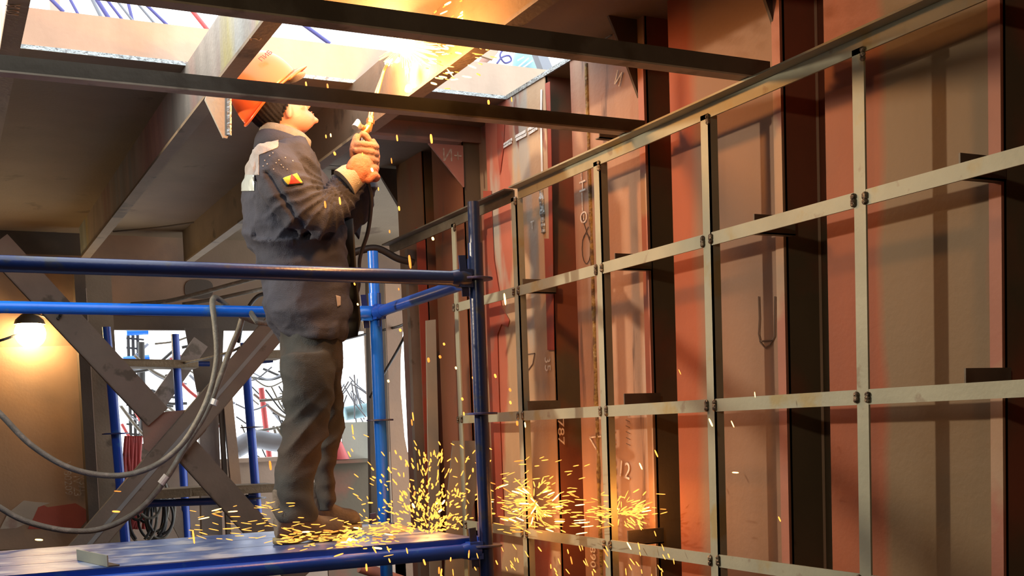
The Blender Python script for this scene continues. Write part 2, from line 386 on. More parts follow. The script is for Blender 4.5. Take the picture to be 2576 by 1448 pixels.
stroke([[on_wall(1500, 1130 - 0), on_wall(1483, 1100), on_wall(1512, 1097)]], .006, 'chalk', C_)
stroke([[on_wall(1300, 895), on_wall(1345, 888), on_wall(1340, 915), on_wall(1318, 945)], [on_wall(1306, 893), on_wall(1308, 915)]], .004, 'blackmark', D_)
ul = [on_wall(1908, 745), on_wall(1910, 800), on_wall(1908, 840), on_wall(1913, 862), on_wall(1925, 874), on_wall(1938, 866), on_wall(1948, 845), on_wall(1949, 745)]
stroke([ul, [on_wall(1911, 858), on_wall(1928, 856), on_wall(1943, 856)]], .004, 'blackmark', B_)
stroke([[on_wall(1258, 375), on_wall(1287, 357)], [on_wall(1264, 366), on_wall(1288, 350)], [on_wall(1298, 352), on_wall(1324, 338)], [on_wall(1296, 344), on_wall(1322, 330)], [on_wall(1330, 336), on_wall(1352, 322)], [on_wall(1328, 326), on_wall(1350, 315)]], .012, 'chalk', D_)
stroke([[on_wall(1362, 225), on_wall(1361, 300), on_wall(1364, 450)]], .014, 'tape', D_, 'paint_line')
oo = [on_wall(1475 + 11 * math.cos(t), 625 + 38 * math.sin(t)) for t in [i * .45 for i in range(15)]]
stroke([oo, [on_wall(1462, 540), on_wall(1485, 612)], [on_wall(1480, 570), on_wall(1465, 605)]], .003, 'blackmark', C_)
# red run-down patch on the pale panel
b = MB(); pl = [(1216, 480), (1236, 480), (1243, 650), (1262, 770), (1282, 805), (1278, 822), (1262, 815), (1252, 840), (1256, 1000), (1268, 1300), (1245, 1300), (1228, 900)]
b.prism([on_wall(*q) for q in pl], (-.002, 0, 0)); obj('paint_patch', b, 'redpaint', D_, label='orange red paint patch')
b = MB(); b.prism([on_wall(*q) for q in ((1250, 300), (1270, 300), (1266, 380), (1258, 440), (1252, 380))], (-.002, 0, 0)); obj('paint_patch', b, 'redpaint', D_)
b = MB(); b.prism([on_wall(*q) for q in ((1372, 210), (1384, 205), (1388, 390), (1395, 880), (1378, 880), (1370, 600), (1382, 600), (1378, 300))], (-.002, 0, 0)); obj('paint_patch', b, 'redpaint', D_)

# far bulkhead with openings to the bright yard
X0 = {}
def fx(px, py=1000): return P(px, py, Y=YF).x
def fz(py, px=500): return P(px, py, Y=YF).z
fw = MB()
ztop, zh, zs = ZR, fz(830), fz(1160)
xs = [(-4, fx(235, 900)), (fx(470), fx(560)), (fx(925), fx(1003))]
fw.box((-4, YF, zh), (4.6, YF + .03, ztop))
fw.box((-4, YF, 0), (fx(283, 1000), YF + .03, zh))
fw.box((xs[2][0], YF, 0), (xs[2][1], YF + .03, zh))
fw.box((fx(1034), YF, 0), (4.6, YF + .03, zh))
fw.box((fx(283, 1000), YF, 0), (4.6, YF + .03, zs))
far = struct('wall_far', fw, 'farwall')
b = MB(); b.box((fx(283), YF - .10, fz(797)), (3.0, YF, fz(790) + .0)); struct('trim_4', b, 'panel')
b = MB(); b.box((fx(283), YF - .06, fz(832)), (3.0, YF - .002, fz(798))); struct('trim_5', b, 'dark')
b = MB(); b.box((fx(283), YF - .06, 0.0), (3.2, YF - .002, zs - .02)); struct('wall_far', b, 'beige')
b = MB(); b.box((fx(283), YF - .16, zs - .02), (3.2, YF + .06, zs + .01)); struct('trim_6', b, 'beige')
b = MB(); b.prism([P(x, y, Y=YF - .004) for x, y in ((-420, 884), (226, 868), (236, 1372), (-420, 1400))], (0, -.012, 0))
lp = struct('wall_far', b, 'panel')
b = MB(); b.prism([P(x, y, Y=YF - .02) for x, y in ((96, 1275), (110, 1270), (120, 1275), (190, 1265), (215, 1280), (225, 1300), (200, 1330), (70, 1330), (85, 1300))], (0, -.003, 0)); obj('paint_patch', b, 'redpaint', lp, label='red paint patch')
b = MB(); b.prism([P(x, y, Y=YF - .02) for x, y in ((0, 1330), (20, 1290), (60, 1258), (90, 1262), (126, 1264), (96, 1275), (80, 1310), (40, 1328))], (0, -.003, 0)); obj('paint_patch', b, 'greypaint', lp)
for s, x, y, sz in (('V 80209', 170, 1203, .07), ('IV 23', 193, 1222, .07), ('УЗД', 207, 1215, .06), ('4102', 221, 1213, .06)):
    text(s, P(x, y, Y=YF - .02), (0, 0, -1), (1, 0, 0), sz, 'chalkdim', lp)
b = MB(); pth = [P(500 + 36 * math.copysign(abs(math.cos(t)) ** .6, math.cos(t)), 727 + 24 * math.copysign(abs(math.sin(t)) ** .7, math.sin(t)), Y=YF - .003) for t in [i * .2617 for i in range(24)]]
b.prism(pth, (0, -.004, 0)); obj('manhole', b, 'dark', far, label='dark oval manhole')
# dark sheet high on the left, edges
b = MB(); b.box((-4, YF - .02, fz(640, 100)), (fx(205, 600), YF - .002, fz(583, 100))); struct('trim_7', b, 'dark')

# corner column (dark flange, bright weld, brown web)
t = thing('corner_column', 'dark brown steel column with a bright weld line behind the left cable loops', 'column', (1.1, 8.4, 0))
b = MB(); b.box((fx(195), 8.36, 0), (fx(222), 8.5, ZB)); obj('flange', b, 'dark', t)
b = MB(); b.box((fx(224), 8.42, 0), (fx(288), 8.5, ZB)); obj('web', b, 'beam', t)
b = MB(); b.tube([(fx(224) - .01 + .003 * noise.noise(Vector((i, 0, 0))), 8.4, i * .1) for i in range(2, 28)], .011, 6); obj('weld_bead', b, 'coam', t)

# ---------------------------------------------------------------- deck beams
def beam(x, y0, y1, label, m='beam', extra=None):
    t = thing('deck_beam', label, 'beam', (x, y0, ZB))
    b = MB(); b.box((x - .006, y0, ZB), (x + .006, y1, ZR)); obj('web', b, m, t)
    b = MB(); b.box((x - .028, y0, ZB - .012), (x + .028, y1, ZB)); obj('bottom_flange', b, 'beam', t)
    return t
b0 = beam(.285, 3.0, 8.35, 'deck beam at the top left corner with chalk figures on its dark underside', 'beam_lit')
text('10 А', P(34, 25, Z=ZB - .013), (0, -1, 0), (-1, 0, 0), .05, 'chalkdim', b0, push=.001)
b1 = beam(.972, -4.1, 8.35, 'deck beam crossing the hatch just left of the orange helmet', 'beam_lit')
text('2', P(643, 98, Z=ZB - .013), (0, -1, 0), (-1, 0, 0), .05, 'chalkdim', b1, push=.001)
b2 = beam(1.655, -4.1, 8.35, 'deck beam being cut by the torch, lit orange', 'beam')
# seam across the deck plate by the second beam
b = MB(); b.tube(spline([P(285, 581, Z=ZR), P(400, 570, Z=ZR), P(520, 553, Z=ZR)], 8), .008, 6); obj('weld_seam', b, 'dark', ceil)
# hanging gusset with a rough cut edge
t = thing('hanging_gusset', 'pointed steel gusset with a ragged bright edge hanging below the beam left of the helmet', 'bracket', (0.98, 3.9, 2.8))
gp = [P(x, y, Y=3.95) for x, y in ((516, 250), (532, 200), (574, 215), (576, 300), (578, 332), (572, 348), (562, 346))]
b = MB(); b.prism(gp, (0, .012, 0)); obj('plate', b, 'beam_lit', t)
b = MB(); b.tube([P(575, 235 + i * 5, Y=3.952) + Vector((.004 * noise.noise(Vector((i, 0, 0))), 0, 0)) for i in range(22)], .010, 6); obj('cut_edge', b, 'cut', t)

# cross frames beyond the hatch
def frame(y, xl, zb, br, label, m, m2):
    t = thing('transverse_girder', label, 'frame', (xl, y, zb))
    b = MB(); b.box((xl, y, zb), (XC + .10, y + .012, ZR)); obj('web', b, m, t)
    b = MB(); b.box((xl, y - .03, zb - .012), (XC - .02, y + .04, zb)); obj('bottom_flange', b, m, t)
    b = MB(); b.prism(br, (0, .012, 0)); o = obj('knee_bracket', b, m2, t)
    return t, o
f1, kb = frame(5.13, 1.67, P(1100, 350, Y=5.13).z, [P(1168, 470, Y=5.10), P(1165, 366, Y=5.10), P(1078, 360, Y=5.10)], 'cross frame behind the torch with a pink triangular knee bracket', 'gusset', 'pink')  # web and bracket coloured lighter, torch and sky light put into the paint
text('И+', P(1137, 393, Y=5.098), (1, 0, 0), (0, 0, 1), .08, 'chalkdim', kb)
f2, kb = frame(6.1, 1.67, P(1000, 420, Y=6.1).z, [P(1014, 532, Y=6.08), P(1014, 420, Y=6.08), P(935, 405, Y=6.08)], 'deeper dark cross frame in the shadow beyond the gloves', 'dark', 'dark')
b = MB(); b.box((P(1012, 700, Y=6.1).x, 6.1, 0), (2.52, 6.115, ZR)); obj('web_plate', b, 'trough', f2)
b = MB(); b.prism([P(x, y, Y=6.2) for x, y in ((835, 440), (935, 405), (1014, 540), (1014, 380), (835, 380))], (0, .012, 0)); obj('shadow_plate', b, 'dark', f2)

# ---------------------------------------------------------------- steel lattice on the wall
G = thing('steel_lattice', 'khaki welded lattice of flat steel bars standing before the red wall', 'lattice', (XG, 3.6, 0))
cols = [(2165, 95, 700), (1785, 268, 700), (1506, 394, 700), (1300, 480, 700), (1146, 560, 700)]
YV = [P(px, 850, X=XG).y for px in (2167, 1787, 1515, 1305, 1152)]
YV[0] = 2.317; 
rows = [2.212, 1.697, 1.206]
ZT = 2.625
bw = .042
for i, y in enumerate(YV):
    b = MB(); b.box((XG - .003, y - bw / 2, 0.0), (XG + .003, y + bw / 2, ZT - .03))
    if i in (1, 2, 3): b.box((XG - .003, y - bw / 2, 0.0), (XG + .03, y - bw / 2 + .005, ZT - .035))
    obj('vertical_bar', b, 'grid', G)
Ylo = .9
ys = [Ylo] + YV
for r, z in enumerate(rows):
    for i in range(len(ys) - 1):
        if i == len(ys) - 2 and r == 2: pass
        b = MB(); g = bw / 2 + .001
        y0 = ys[i] + (g if i else 0); y1 = ys[i + 1] - g
        b.box((XG - .003, y0, z - .02), (XG + .003, y1, z + .02))
        obj('cross_bar', b, 'grid', G)
for ya, yb in ((.6, 4.262), (4.30, 5.75)):
    b = MB(); b.box((XG - .003, ya, ZT - .045), (XG + .003, yb, ZT)); b.box((XG - .045, ya, ZT - .003), (XG - .003, yb, ZT + .003))
    obj('top_rail', b, 'grid' if ya < 1 else 'bar', G)
for y in YV:
    for z in rows + [ZT - .05]:
        for s in (-1, 1):
            if z > 2.4 and s > 0: continue
            b = MB(); rz = random.uniform(.010, .016)
            for k in range(3): b.ball((XG - .006, y + s * (bw / 2), z + (k - 1) * .009 + random.uniform(-.003, .003)), (.007, .009, rz * .7), 8, 5)
            obj('weld_bead', b, 'weld', G, smooth=True)
for px, py in ((1930, 560), (1580, 655), (1348, 717), (2462, 953), (1603, 1008), (1360, 1024), (1612, 1352), (2448, 412), (1540, 325)):
    a = P(px - 32, py, X=XG + .004)
    b = MB(); b.box((XG + .004, a.y, a.z - .03), (XC - .002, a.y + .005, a.z + .026)); b.box((XG + .004, a.y, a.z - .03), (XC - .002, a.y + .03, a.z - .026))
    obj('mounting_stub', b, 'bar', G, label='short dark angle stub fixing the lattice to the wall')

# ---------------------------------------------------------------- overhead angle bars resting on the lattice
def angle_bar(y, z, x0, x1, label, h=.042):
    t = thing('angle_bar', label, 'steel bar', (x0, y, z))
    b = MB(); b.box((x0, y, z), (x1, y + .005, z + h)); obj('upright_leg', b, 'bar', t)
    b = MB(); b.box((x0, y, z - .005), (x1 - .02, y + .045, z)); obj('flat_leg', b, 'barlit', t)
    return t
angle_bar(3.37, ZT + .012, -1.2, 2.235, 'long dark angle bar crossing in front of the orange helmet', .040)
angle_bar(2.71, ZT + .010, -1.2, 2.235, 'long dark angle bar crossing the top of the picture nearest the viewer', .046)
# bearers far left that carry them
b = MB(); b.box((-1.26, .8, ZT - .045), (-1.22, 6.0, ZT + .003)); b.box((-1.26, .9, 0), (-1.22, .94, ZT)); b.box((-1.26, 5.9, 0), (-1.22, 5.94, ZT))
t = obj('support_trestle', b, 'bar'); tag(t, 'dark steel trestle carrying the left ends of the two angle bars', 'trestle')

# ---------------------------------------------------------------- scaffold with platform
PXF, YFR, YBK, ZP = 1.84, 3.93, 5.03, 1.24
RZ = 2.205
sc = thing('scaffold', 'blue tubular scaffold bay that the worker stands in', 'scaffold', (.3, 4.4, 0))
def disc(p, par, r=.062, m='disc'):
    b = MB(); b.tube([(p[0], p[1], p[2] - .004), (p[0], p[1], p[2] + .004)], r, 28); o = obj('rosette', b, m, par, smooth=SM, bevel=.001); return o
def post(x, y, ztop, par, zs=(), r=.0265, sp=.27, m='blue'):
    b = MB(); b.tube([(x, y, 0), (x, y, ztop - sp)], r, 24); b.tube([(x, y, ztop - sp - .01), (x, y, ztop)], r * .84, 24)
    o = obj('post', b, m, par, smooth=SM)
    for z in zs: disc((x, y, z), o)
    return o
zf = [P(1209, 1040, Y=YFR).z, P(1212, 1372, Y=YFR).z]
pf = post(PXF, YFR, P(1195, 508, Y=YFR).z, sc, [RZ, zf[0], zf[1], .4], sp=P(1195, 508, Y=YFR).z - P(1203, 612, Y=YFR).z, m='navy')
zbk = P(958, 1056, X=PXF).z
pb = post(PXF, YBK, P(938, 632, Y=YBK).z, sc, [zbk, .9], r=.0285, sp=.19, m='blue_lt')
post(-1.0, YFR, 2.5, sc, [RZ, zf[1]]); post(-1.0, YBK, 2.5, sc, [RZ, zf[1]])
def wedge(p, d, par, m='blue'):
    """clamp head at a tube's end: open jaw around the rosette and a wedge through it"""
    d = Vector(d).normalized(); p = Vector(p)
    b = MB(); b.tube([p + d * .105, p + d * .085, p + d * .06, p + d * .03], [.026, .031, .034, .03], 16)
    b.bar(p + d * .075, p + d * .022, .045, .022, off=(0, .022)); b.bar(p + d * .075, p + d * .022, .045, .022, off=(0, -.022))
    o = obj('clamp_head', b, m, par, smooth=SM)
    b = MB(); b.bar(p + d * .045 + Vector((0, 0, -.065)), p + d * .055 + Vector((0, 0, .085)), .028, .006, up=d.cross(Vector((0, 0, 1)))); obj('wedge', b, 'navy', par)
def rail(a, b_, par, m, r=.0245, ends=(1, 1)):
    a, b_ = Vector(a), Vector(b_); d = (b_ - a).normalized(); mb = MB(); mb.tube([a + d * .09, b_ - d * .09], r, 24)
    o = obj('rail', mb, m, par, smooth=SM)
    if ends[0]: wedge(a, d, o, m)
    if ends[1]: wedge(b_, -d, o, m)
    return o
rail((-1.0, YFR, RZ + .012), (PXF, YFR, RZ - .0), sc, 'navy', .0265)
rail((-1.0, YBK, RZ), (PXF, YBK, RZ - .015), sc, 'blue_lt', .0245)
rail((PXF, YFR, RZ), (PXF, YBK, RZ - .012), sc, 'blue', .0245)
rail((-1.0, YFR, zf[1] - .015), (PXF, YFR, zf[1] - .015), sc, 'blue', .0265)
rail((-1.0, YBK, zf[1] - .015), (PXF, YBK, zf[1] - .015), sc, 'blue', .0245)
rail((PXF, YFR, zf[1]), (PXF, YBK, zf[1] - .01), sc, 'blue', .0245)
rail((-1.0, YFR, zf[1]), (-1.0, YBK, zf[1] - .01), sc, 'blue', .0245)
# steel deck planks
yw = [(3.965, 4.275), (4.285, 4.595), (4.605, 4.915)]
for k, (y0, y1) in enumerate(yw):
    lab = ['steel scaffold plank nearest the viewer, with the bent offcut lying beside it', 'middle steel scaffold plank under the worker', 'rear steel scaffold plank furthest from the viewer'][k]
    t = thing('scaffold_plank', lab, 'scaffold plank', (.4, y0, ZP - .06), 'steel planks of the working platform')
    b = MB(); b.box((-.96, y0, ZP - .004), (PXF - .035, y1, ZP)); obj('tread', b, 'deck', t)
    b = MB(); b.box((-.96, y0, ZP - .048), (PXF - .035, y0 + .004, ZP - .004)); b.box((-.96, y1 - .004, ZP - .048), (PXF - .035, y1, ZP - .004)); b.box((PXF - .039, y0 + .004, ZP - .048), (PXF - .035, y1 - .004, ZP - .004)); obj('side_flange', b, 'blue', t)
# bent offcut on the plank
t = thing('angle_offcut', 'short bent steel angle offcut lying on the blue platform at lower left', 'steel offcut', P(232, 1415, Z=ZP))
a_, b_ = P(195, 1408, Z=ZP + .001), P(272, 1425, Z=ZP + .001)
b = MB(); b.bar(a_ + Vector((0, 0, .019)), b_ + Vector((0, 0, .019)), .004, .038); obj('upright_leg', b, 'grid', t)
b = MB(); b.bar(a_ + Vector((0, 0, .002)), b_ + Vector((0, 0, .002)), .036, .004, off=(-.02, 0)); obj('flat_leg', b, 'bar', t)

b = MB(); q_ = P(965, 1336, Z=ZP); b.loft([[q_ + Vector((rx * math.cos(t) * (1 + .1 * noise.noise(Vector((math.cos(t) * 2, math.sin(t) * 2, z)))), rx * .8 * math.sin(t), z)) for t in [k * math.pi / 12 for k in range(24)]] for rx, z in ((.13, 0), (.12, .008), (.085, .022), (.03, .03))])
tag(obj('slag_heap', b, 'plate', smooth=True), 'low grey heap of slag dust on the platform just right of the boots', 'slag heap')
# ---------------------------------------------------------------- X brace, second scaffold
t = thing('cross_brace', 'crossed brown steel channels welded with a gusset plate behind the platform', 'brace', P(400, 1060, Y=6.2))
def chan(a, b_, par, y, wpx=.13):
    A_, B2 = P(*a, Y=y), P(*b_, Y=y); d = (B2 - A_).normalized()
    b = MB(); b.bar(A_, B2, .008, wpx, up=(0, 1, 0)) if 0 else b.bar(A_, B2, wpx, .008, up=(0, -1, 0))
    b.bar(A_, B2, .008, .045, up=(0, -1, 0), off=(wpx / 2, -.022)); b.bar(A_, B2, .008, .045, up=(0, -1, 0), off=(-wpx / 2, -.022))
    o = obj('channel', b, 'brace', par)
    return o, A_, B2
o, _, _ = chan((-10, 610), (398, 1048), t, 6.2); o, _, _ = chan((470, 1130), (760, 1455), t, 6.2)
o, A2, B2 = chan((150, 1455), (735, 775), t, 6.15)
b = MB(); b.bar(A2 + Vector((0, -.006, 0)), B2 + Vector((0, -.006, 0)), .02, .003, up=(0, -1, 0)); obj('marking_line', b, 'braceline', o)
b = MB(); b.prism([P(x, y, Y=6.215) for x, y in ((357, 1045), (408, 1036), (470, 1030), (520, 1080), (480, 1125), (430, 1165), (362, 1128))], (0, .012, 0)); obj('gusset_plate', b, 'gusset', t)
for s, (px, y) in enumerate(((20, 3), (0, 0))): pass
t2 = thing('rear_scaffold', 'blue scaffold standing beyond the crossed steel channels', 'scaffold', (1.4, 6.75, 0))
def seg_post(a, b_, y, r, par, spig=None, m='blue'):
    A_, B2 = P(*a, Y=y), P(*b_, Y=y); d = (B2 - A_).normalized(); g = B2 + d * ((B2.z) / -d.z) if d.z < 0 else B2
    mb = MB(); L0 = A_ + d * (spig or 0)
    mb.tube([L0, g], r, 20)
    if spig: mb.tube([A_, L0 + d * .01], r * .82, 20)
    return obj('post', mb, m, par, smooth=SM), A_, g
for a, b_, y, dz in (((268, 822), (314, 1345), 6.7, (290, 1090)), ((440, 840), (470, 1340), 8.0, None), ((614, 862), (648, 1290), 6.9, (634, 1074))):
    o, _, _ = seg_post(a, b_, y, .0265, t2, .16 if y < 6.8 else None)
    if dz: disc(P(*dz, Y=y), o, .07)
rail(P(315, 1268, Y=6.8), P(652, 1256, Y=6.9), t2, 'navy', .022)
rail(P(300, 912, Y=8.05), P(560, 915, Y=8.05), t2, 'navy', .018, (0, 0))
rail(P(600, 912, Y=7.2), P(720, 900, Y=7.2), t2, 'navy', .02, (0, 0))
disc(P(642, 1252, Y=6.9), t2, .065)
for k, (a, b_, y, h, lab) in enumerate((((325, 1245), (470, 1236), 6.75, .05, 'dusty plank on the rear scaffold beside the hanging cables'), ((455, 1236), (680, 1225), 6.85, .05, 'dusty plank on the rear scaffold behind the knees'), ((290, 914), (490, 918), 8.0, .05, 'high plank against the bright opening at left'), ((618, 896), (705, 893), 7.1, .05, 'high plank end against the light behind the jacket hem'))):
    A_, B2 = P(*a, Y=y), P(*b_, Y=y); b = MB(); b.bar(A_, B2, .25, h, off=(0, 0)); tag(obj('wooden_plank', b, 'wood', bevel=.003), lab, 'plank', 'wooden planks on the rear scaffold')
# second, farther crossed bracing and yard columns
b = MB(); b.bar(P(505, 860, Y=8.2), P(385, 1030, Y=8.2), .11, .03, up=(0, -1, 0)); tag(obj('diagonal_strut', b, 'brace'), 'tan diagonal strut against the bright opening', 'strut')
b = MB(); b.bar(P(350, 1120, Y=8.0), P(470, 1350, Y=8.0), .10, .03, up=(0, -1, 0)); tag(obj('diagonal_strut', b, 'brace'), 'low brown diagonal strut behind the red hoses', 'strut')
t = thing('steel_column', 'broad brown column splitting the bright opening behind the braces', 'column', P(530, 1340, Y=7.9))
b = MB(); b.prism([P(x, y, Y=8.3) for x, y in ((465, 825), (563, 825), (556, 1010), (500, 1010))], (0, .012, 0)); obj('head_plate', b, 'dark', t)
b = MB(); b.prism([P(x, y, Y=8.2) for x, y in ((500, 985), (548, 985), (560, 1345), (508, 1345))], (0, .06, 0)); obj('shaft', b, 'brace', t)
t = thing('steel_column', 'narrow tan column between the braces and the blue post', 'column', P(590, 1220, Y=7.9))
b = MB(); b.prism([P(x, y, Y=8.1) for x, y in ((556, 940), (578, 930), (608, 1225), (582, 1225))], (0, .05, 0)); obj('shaft', b, 'panel', t)
b = MB(); b.prism([P(x, y, Y=8.12) for x, y in ((548, 950), (557, 945), (583, 1360), (572, 1360))], (0, .05, 0)); obj('flange', b, 'dark', t)

# ---------------------------------------------------------------- lamp with bulb
t = thing('work_lamp', 'glowing work lamp with a grey hood at left', 'lamp', P(75, 800, Y=8.25))
lc = P(76, 838, Y=8.44)
b = MB(); b.ball(lc, .10, 16, 10); obj('bulb', b, 'bulb', t, smooth=True)
b = MB(); b.tube([lc + Vector((0, 0, .14)), lc + Vector((0, 0, .125)), lc + Vector((0, 0, .09)), lc + Vector((0, 0, .06))], [.02, .05, .09, .10], 20, cap=False); obj('hood', b, 'hood', t, smooth=True)
b = MB(); b.tube(spline([lc + Vector((0, 0, .14)), P(110, 795, Y=8.0), P(140, 805, Y=6.3), P(165, 770, Y=6.3)]), .008, 6); obj('cord', b, 'hoseb', t)
b = MB(); b.tube(spline([lc + Vector((-.05, -.08, 0)), P(20, 850, Y=8.1), P(-20, 862, Y=8.1)]), .008, 6); obj('cord', b, 'hoseb', t)

# ---------------------------------------------------------------- hoses hung over the back rail
def hose(pts, r, m, label, cat='hose', group=None, n=10, name='hose'):
    b = MB(); b.tube(spline([P(x, y, Y=yy) for x, y, yy in pts], 8), r, n)
    return tag(obj(name, b, m, smooth=True), label, cat, group)
ht = YBK
h1 = hose([(-420, 745, 5.04), (-400, 740, 5.09), (-330, 800, 5.1), (-200, 880, 5.1), (-60, 985, 5.1), (0, 1040, 5.1), (80, 1120, 5.1), (180, 1178, 5.1), (290, 1196, 5.1), (380, 1175, 5.05), (450, 1125, 5.0), (495, 1060, 4.96), (528, 985, 4.96), (545, 900, 4.96), (541, 820, 4.96), (535, 775, 4.97), (536, 752, 5.03), (550, 752, 5.08), (590, 785, 5.1), (640, 808, 5.12), (700, 818, 5.12)], .0125, 'hose', 'thick grey hose in the upper of two sagging loops, thrown over the back rail')
b = MB(); b.tube([P(541, 1004, Y=4.955), P(536, 1018, Y=4.955)], .016, 10)
h2 = hose([(-480, 745, 5.04), (-460, 740, 5.09), (-400, 880, 5.15), (-260, 1060, 5.2), (-100, 1205, 5.2), (0, 1276, 5.2), (70, 1312, 5.2), (170, 1334, 5.2), (260, 1328, 5.2), (350, 1282, 5.15), (420, 1200, 5.1), (470, 1115, 5.1), (520, 1035, 5.1), (548, 965, 5.1), (575, 890, 5.12), (600, 830, 5.12), (612, 790, 5.12), (622, 774, 5.05), (640, 800, 4.99), (655, 812, 4.99), (700, 812, 5.12)], .0125, 'hose', 'thick grey hose in the lower of two sagging loops, taped in the middle')
b2_ = MB(); b2_.tube([P(420, 1196, Y=5.1), P(404, 1216, Y=5.105)], .0155, 10); obj('tape_wrap', b2_, 'tape', h2)
obj('tape_wrap', b, 'tape', h1)
hose([(330, 765, 7.4), (420, 757, 7.3), (500, 738, 7.2), (590, 713, 7.1), (680, 690, 7.0), (760, 680, 7.0)], .013, 'hose', 'upper of two grey cables rising behind the back rail')
hose([(460, 765, 7.2), (540, 752, 7.1), (620, 735, 7.0), (700, 720, 7.0), (770, 720, 7.0)], .012, 'hose', 'lower of two grey cables rising behind the back rail')
hose([(600, 860, 6.6), (612, 800, 6.5), (640, 752, 6.5), (670, 738, 6.5), (720, 740, 6.5)], .011, 'hoseb', 'black cable arching beside the back of the jacket')
hose([(868, 645, 5.4), (905, 630, 5.4), (950, 625, 5.4), (1000, 650, 5.4), (1040, 660, 5.4)], .018, 'hoseb', 'black hose arching above the bright blue post')
hose([(860, 855, 7.5), (940, 835, 7.0), (1010, 818, 6.4), (1025, 800, 6.2)], .008, 'hoseb', 'thin black cable slung behind the bright blue post')
hose([(930, 1000, 6.3), (965, 940, 6.3), (1000, 880, 6.3), (1025, 830, 6.2)], .008, 'hoseb', 'thin black cable slanting before the narrow side opening')
hose([(450, 915, 8.0), (520, 900, 7.4), (590, 880, 7.0), (640, 850, 6.9)], .008, 'hose', 'pale thin cable crossing the opening between the columns')
# red hoses and black cables bundled at left
for i in range(7):
    x = 318 + i * 6
    hose([(x, 1096, 7.6), (x - 4 + 3 * (i % 3), 1150, 7.6), (x + random.uniform(-8, 10), 1220, 7.6), (x + 10, 1280, 7.6), (x + random.uniform(-8, 8), 1330, 7.6)], .013, 'hoser', 'red hose in the bundle hanging beside the blue post at left', 'hose', 'red hoses hanging at left', 8)
for i in range(12):
    cx, cy_, rx, ry = 365 + random.uniform(-22, 40), 1285 + random.uniform(-25, 20), random.uniform(18, 38), random.uniform(35, 75)
    ph = random.uniform(0, 6)
    pts = [(cx + rx * math.cos(ph + t), cy_ + ry * math.sin(ph + t), 7.3 + .02 * i) for t in [j * .55 for j in range(11)]]
    hose(pts, .009, 'hoseb' if i % 3 else 'hose', 'looped dark cable in the tangle under the rear plank', 'cable', 'tangled cables under the rear plank', 6, 'cable')
# cables and rods in the bright openings
for i in range(34):
    x0, y0 = random.uniform(290, 480), random.uniform(860, 1100); L_ = random.uniform(60, 150); an = random.uniform(-.5, 1.0)
    yy = 9.2 + i * .05
    hose([(x0, y0, yy), (x0 + L_ * .5 * math.cos(an), y0 + L_ * .5 * math.sin(an) + random.uniform(5, 25), yy), (x0 + L_ * math.cos(an), y0 + L_ * math.sin(an), yy)], random.choice((.008, .013)), random.choice(('hoseb', 'hose', 'ropeg', 'red')), 'thin cable strung across the left bright opening', 'cable', 'cables in the left bright opening', 6, 'cable')
for i in range(34):
    x0, y0 = random.uniform(590, 720), random.uniform(920, 1100); L_ = random.uniform(60, 150); an = random.uniform(-.4, 1.2)
    yy = 9.2 + i * .05
    hose([(x0, y0, yy), (x0 + L_ * .5 * math.cos(an), y0 + L_ * .5 * math.sin(an) + random.uniform(5, 25), yy), (x0 + L_ * math.cos(an), y0 + L_ * math.sin(an), yy)], random.choice((.007, .012)), random.choice(('hoseb', 'hose', 'ropeg')), 'thin cable strung across the bright opening behind the legs', 'cable', 'cables in the middle bright opening', 6, 'cable')
for i in range(16):
    x0, y0 = random.uniform(862, 915), random.uniform(940, 1000); an = random.uniform(.6, 2.4); L_ = random.uniform(50, 110)
    yy = 9.2 + i * .04
    hose([(x0, y0, yy), (x0 + L_ * .5 * math.cos(an) + random.uniform(-6, 6), y0 + L_ * .5 * math.sin(an), yy), (x0 + L_ * math.cos(an), y0 + L_ * math.sin(an), yy)], .006, 'ropeg', 'grey tangled wire in the bright opening in front of the thighs', 'wire', 'wires in the right bright opening', 6, 'wire')
# yard objects seen through the openings
def rod(a, b_, y, r, m, name, label, cat, group=None):
    mb = MB(); mb.tube([P(*a, Y=y), P(*b_, Y=y)], r, 10); return tag(obj(name, mb, m, smooth=SM), label, cat, group)
rod((657, 975), (678, 1155), 9.9, .025, 'red', 'pole', 'red pole in the yard behind the knees', 'pole')
rod((355, 860), (360, 1100), 10.2, .03, 'hoseb', 'pole', 'dark pole in the left bright opening', 'pole')
rod((318, 835), (372, 833), 10.5, .03, 'blue_lt', 'pole', 'bright blue tube at the top of the left opening', 'pole')
rod((310, 905), (375, 900), 10.5, .03, 'blue_lt', 'pole', 'bright blue tube lower in the left opening', 'pole')
t = thing('lattice_tower', 'lattice mast in the yard seen through the left bright opening', 'mast', P(330, 1100, Y=10.6))
for i, x in enumerate((322, 334, 346)):
    mb = MB(); mb.tube([P(x, 838, Y=10.6), P(x + 8, 1140, Y=10.6)], .014, 6); obj('upright', mb, 'hoseb', t)
for y in range(850, 1130, 24):
    mb = MB(); mb.tube([P(318, y, Y=10.6), P(362, y + 4, Y=10.6)], .009, 6); obj('rung', mb, 'hoseb', t)
rod((300, 960), (365, 1080), 10.2, .012, 'red', 'pole', 'thin red rod leaning behind the blue post', 'pole')
mb = MB(); mb.tube(spline([P(x, y, Y=9.6) for x, y in ((590, 1130), (640, 1105), (690, 1112), (740, 1110))]), .08, 12); tag(obj('hose_heap', mb, 'ropeg', smooth=True), 'pale heap of rolled hose behind the knees', 'hose heap')
mb = MB(); mb.tube([P(868, 1040, Y=9.5), P(925, 1030, Y=9.5)], .06, 14); tag(obj('pipe', mb, 'tank', smooth=True), 'pale grey pipe in front of the thighs', 'pipe')
